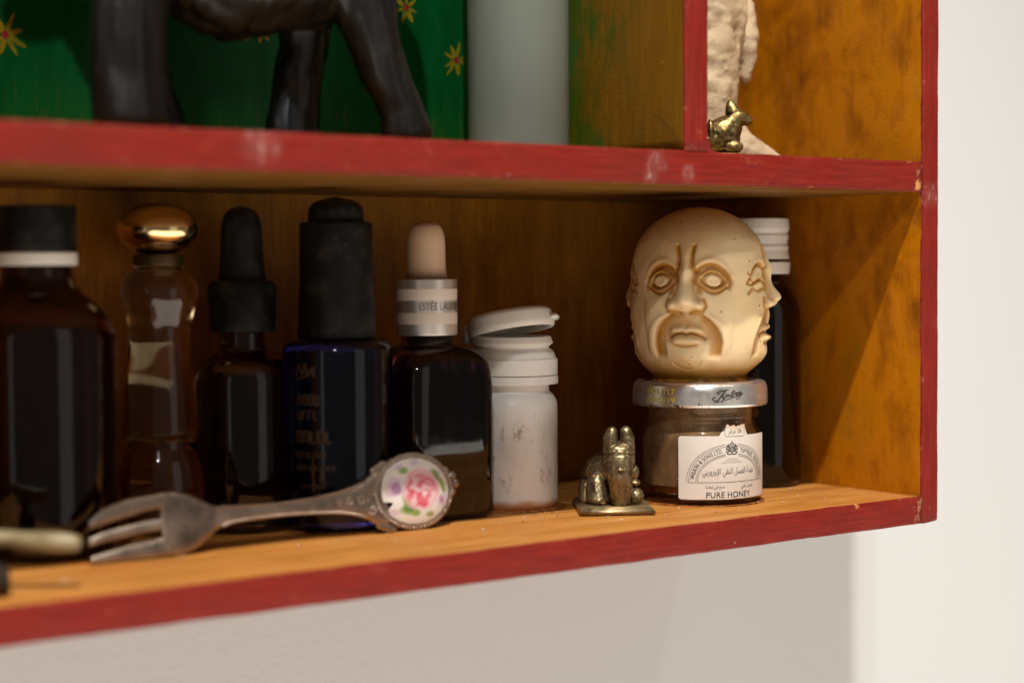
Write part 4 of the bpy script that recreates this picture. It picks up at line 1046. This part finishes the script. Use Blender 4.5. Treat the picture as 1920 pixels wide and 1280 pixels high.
# ------------------------------------------------------------------ pale rod on a dark block, bottom left corner
t11 = thing('dark_block', -324, 22, 'small dark block at the bottom left edge of the lower shelf', 'block')
t11.rotation_euler = (0, 0, R(-20))
link('block_body', box((-10, -7, 0), (10, 7, 6.6), .8), simple('dark_wood', (.03, .02, .014), .5), t11)
me = blob([[(-38, 0, 0.6, 2.3), (-12, 0, 0.2, 2.1), (-8, 0, 0, 2.3), (0, 0, 0, 2.6), (3.6, 0, -.1, 2.3)], [(-17, 0, 0.9, (2.2, 2.6, 2.5))]], .4, 3, lambda co: .15 * noise.noise(co * .5))
t = NT('pale_horn'); co = t.obj(); t.b(col=t.ramp(t.noise(co, 160, 4), [(.3, (.20, .15, .07)), (.7, (.34, .27, .14))]), rough=.4)
rod = link('bone_rod', me, t.m); rod.location = (-303.5 * MM, 14.5 * MM, 12.0 * MM); rod.rotation_euler = (0, R(3), R(-37))
tag(rod, 'blurred pale yellowish rod with a thicker end, lying across the dark block', 'rod')
link('rod_stand', box((-26, -3.5, -5.6), (-18, 3.5, -1.9), .4), simple('dark_rest', (.03, .02, .014), .5), rod)

# ------------------------------------------------------------------ upper compartment: carved dark animal
ZS = H + TS + .15
t12 = empty('carved_animal', (-230 * MM, 52 * MM, ZS * MM))
tag(t12, 'dark carved wooden four legged animal cut off by the top of the picture', 'figurine')
def hp(x, y, z, r_): return (x + 230, y - 52, z - ZS, r_)
hb_ = [[hp(-268, 50, 178, (20, 17, 22)), hp(-235, 52, 166, (24, 17.5, 23)), hp(-205, 52, 172, (20, 17, 22))],
       [hp(-268, 44, 170, (13, 10, 14)), hp(-270, 42, 148, (11.5, 9, 10)), hp(-271, 42, 132, (11.2, 8.5, 9)), hp(-270, 41, 119.5, (11.4, 9, 5.2))],
       [hp(-262, 61, 168, (11, 8, 12)), hp(-257, 64, 146, (7.5, 6.5, 8)), hp(-254, 65, 132, (7, 6.2, 8)), hp(-250, 66, 119.5, (8.5, 7, 5.2))],
       [hp(-198, 45, 168, (14, 10, 15)), hp(-194, 43, 150, (9.5, 7.5, 9)), hp(-189, 42, 136, (7.6, 6.6, 8)), hp(-184, 41.5, 126, (7.6, 6.6, 7)), hp(-182, 41, 119.5, (9.0, 7.2, 5.2))],
       [hp(-205, 61, 166, (11, 8, 13)), hp(-204, 64, 146, (8.2, 6.5, 8)), hp(-206, 66, 130, (8.2, 6.5, 8)), hp(-207, 66, 119.5, (9.6, 7, 5.2))],
       [hp(-278, 50, 190, (13, 12, 13)), hp(-292, 50, 210, (10, 9, 12)), hp(-300, 50, 222, (9, 8, 9)), hp(-314, 50, 214, (7, 6, 6))],
       [hp(-188, 53, 184, (5, 4, 5)), hp(-183, 54, 170, (3.4, 3.2, 5))],
       [hp(-262, 52, 205, (22, 17, 24)), hp(-228, 53, 214, (26, 18, 26)), hp(-196, 53, 205, (22, 17, 28)), hp(-192, 53, 185, (18, 16, 20))]]  # unseen upper back, raised so its shadow falls on the green panel
t = NT('ebony_wood'); co = t.obj(); g = t.noise(t.vmap(co, (140, 140, 30)), 1, 5, .6, .5)
t.b(col=t.ramp(g, [(.3, (.004, .0035, .003)), (.7, (.010, .007, .006))]), rough=t.mrange(g, .3, .7, .26, .42), normal=t.bump(g, .25, .0005)); M['ebony'] = t.m
def facet(co):
    q = Vector((co.x * .16, co.y * .16, co.z * .045)); return 1.1 * abs(noise.noise(q)) + .2 * abs(noise.noise(q * 2.3 + Vector((4, 1, 2)))) + .4 * noise.noise(co * .10) - .5
link('animal_body', blob(hb_, .9, 4, facet), M['ebony'], t12)

# frosted bottle
t13 = thing('frosted_bottle', -130.4, 55, 'tall frosted pale glass bottle in the upper compartment beside the divider', 'bottle', ZS)
t = NT('frosted_glass'); co = t.obj()
sp = t.math('MULTIPLY', t.mrange(t.vor(t.vmap(co, (1, 1, .6)), 300), .09, .03, 0, 1), t.mrange(t.noise(co, 120, 2), .55, .62, 0, 1))
t.b(col=t.mix(sp, (.88, .93, .83), (.85, .85, .82)), rough=.46, trans=t.math('SUBTRACT', .89, t.math('MULTIPLY', sp, .6)), ior=1.42, normal=t.bump(t.noise(co, 1500, 2), .2, .0001))
link('bottle_body', lathe(fillet([(0, .4), (15.2, 0), (16.2, 1.0), (16.3, 70), (15, 78), (8, 84), (8, 100), (6.4, 100), (6.4, 84), (13.2, 76), (14.3, 69), (14.3, 3), (0, 2.6)], [0, .6, 1, 4, 4, 2, .4, .4, 2, 4, 4, 1, 0]), 96), t.m, t13)
link('cap', lathe(fillet([(0, 100.2), (9.5, 100.2), (9.5, 118), (0, 118)], .6)), M['chrome'], t13)

# stone column with foot in the right cubby
t14 = thing('stone_carving', -36, 66, 'rough pinkish beige stone column with spreading foot in the upper right cubby', 'carving', ZS)
def rough(co): return 1.3 * noise.noise(co * .09) + .8 * noise.noise(co * .22 + Vector((3, 1, 5))) + .35 * noise.noise(co * .6) - 2.2 * max(0, noise.noise(co * .13 + Vector((9, 2, 1))) - .25)
me = blob([[(-4, 4, 6, (18, 15, 9)), (-3, 3, 30, (15, 13, 14)), (-1, 2, 60, (16, 14, 16)), (0, 2, 90, (15, 13, 14)), (-1, 2, 110, (9, 9, 10))], [(6, 0, 7, (14, 12, 10)), (19, -3, 3.5, (9.5, 9, 4.6))], [(14.5, -2, 48, (4.2, 5, 18))]], 1.0, 2, rough)
zmin = min(v_.co.z for v_ in me.vertices)
for v_ in me.vertices: v_.co.z = max(0, v_.co.z - .0004)
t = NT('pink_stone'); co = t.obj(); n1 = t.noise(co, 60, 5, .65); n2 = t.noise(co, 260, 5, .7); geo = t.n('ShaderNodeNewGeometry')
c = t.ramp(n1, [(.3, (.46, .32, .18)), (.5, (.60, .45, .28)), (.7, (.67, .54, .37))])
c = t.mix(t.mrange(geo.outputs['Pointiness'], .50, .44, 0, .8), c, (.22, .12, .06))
c = t.mix(t.mrange(t.noise(co, 40, 3), .58, .72, 0, .5), c, (.60, .38, .25))
t.b(col=c, rough=.75, normal=t.bump(t.math('ADD', n2, n1), .5, .0012))
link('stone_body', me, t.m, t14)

# second brass animal on the upper shelf
t15 = thing('brass_figurine', -61.5, 37.5, 'tiny worn brass crouching animal seen from the side in the upper right cubby', 'figurine', ZS, math.atan2(-.594, .804))
link('base_plate', box((-12, -5.2, 0), (10.6, 5.2, 2.4), .5), M['brass2'], t15)
ch = [[(-7, 0, 6.4, (6, 4.4, 4.2)), (0, 0, 7.6, (5, 4.6, 5)), (4.4, 0, 7.4, (4.6, 4.6, 4.8))], [(3, 0, 9.5, (6.4, 5.0, 5.4)), (6.0, 0, 12.8, (4.0, 3.6, 3.2)), (7.6, 0, 14.6, (3.6, 3.2, 2.8)), (11.2, 0, 13.6, (2.1, 2.0, 1.9))],
      [(6.6, 0, 16.4, (3.0, 2.8, 1.5)), (5.8, 0, 18.2, (2.0, 2.0, 1.4)), (5.4, 0, 19.6, (1.1, 1.1, 1.0))], [(6.2, -3.2, 4.6, (3.4, 1.8, 2.0))], [(7.0, 3.2, 4.6, (3.4, 1.8, 2.0))], [(-7, -3.6, 5, (3.2, 1.6, 2.6))],
      [(5.4, -2.6, 12.0, (1.2, 1.0, 1.2))], [(-1.6, -2.2, 10.2, (1.2, 3.0, 4.0))], [(9.0, -2.2, 15.6, (.7, .6, .6))]]
link('animal_body', blob(ch, .4, 2, lambda co: .14 * noise.noise(co * .9)), M['brass2'], t15)

# crumbs and dust grains lying on the board
rnd = random.Random(11); bm = bmesh.new()
spots = [(-258, 40, 6, 9), (-300, 26, 8, 10), (-112, 30, 12, 14), (-140, 40, 10, 12), (-160, 30, 14, 8), (-88, 26, 14, 8), (-40, 24, 18, 10), (-205, 34, 18, 14), (-26, 40, 10, 6), (-126, 48, 8, 12)]
for (cx, cy, sp_, n) in spots:
    for _ in range(n):
        r_ = rnd.uniform(.12, .42); x, y = rnd.gauss(cx, sp_ * .6), rnd.gauss(cy, sp_ * .35)
        if y < 3: continue
        bmesh.ops.create_icosphere(bm, subdivisions=1, radius=r_ * MM, matrix=Matrix.Translation((x * MM, y * MM, (r_ * .6 + .05) * MM)) @ Matrix.Rotation(rnd.random() * 3, 4, 'Z') @ Matrix.Diagonal((rnd.uniform(.7, 1.8), 1, .7, 1)))
me = bpy.data.meshes.new('m'); bm.to_mesh(me); bm.free()
t = NT('crumbs'); co = t.pos(); t.b(col=t.ramp(t.noise(co, 260, 1), [(.35, (.10, .05, .02)), (.5, (.55, .35, .18)), (.65, (.75, .66, .55))]), rough=.4)
tag(link('crumbs', me, t.m), 'tiny crumbs and dust grains scattered on the lower board', kind='stuff')
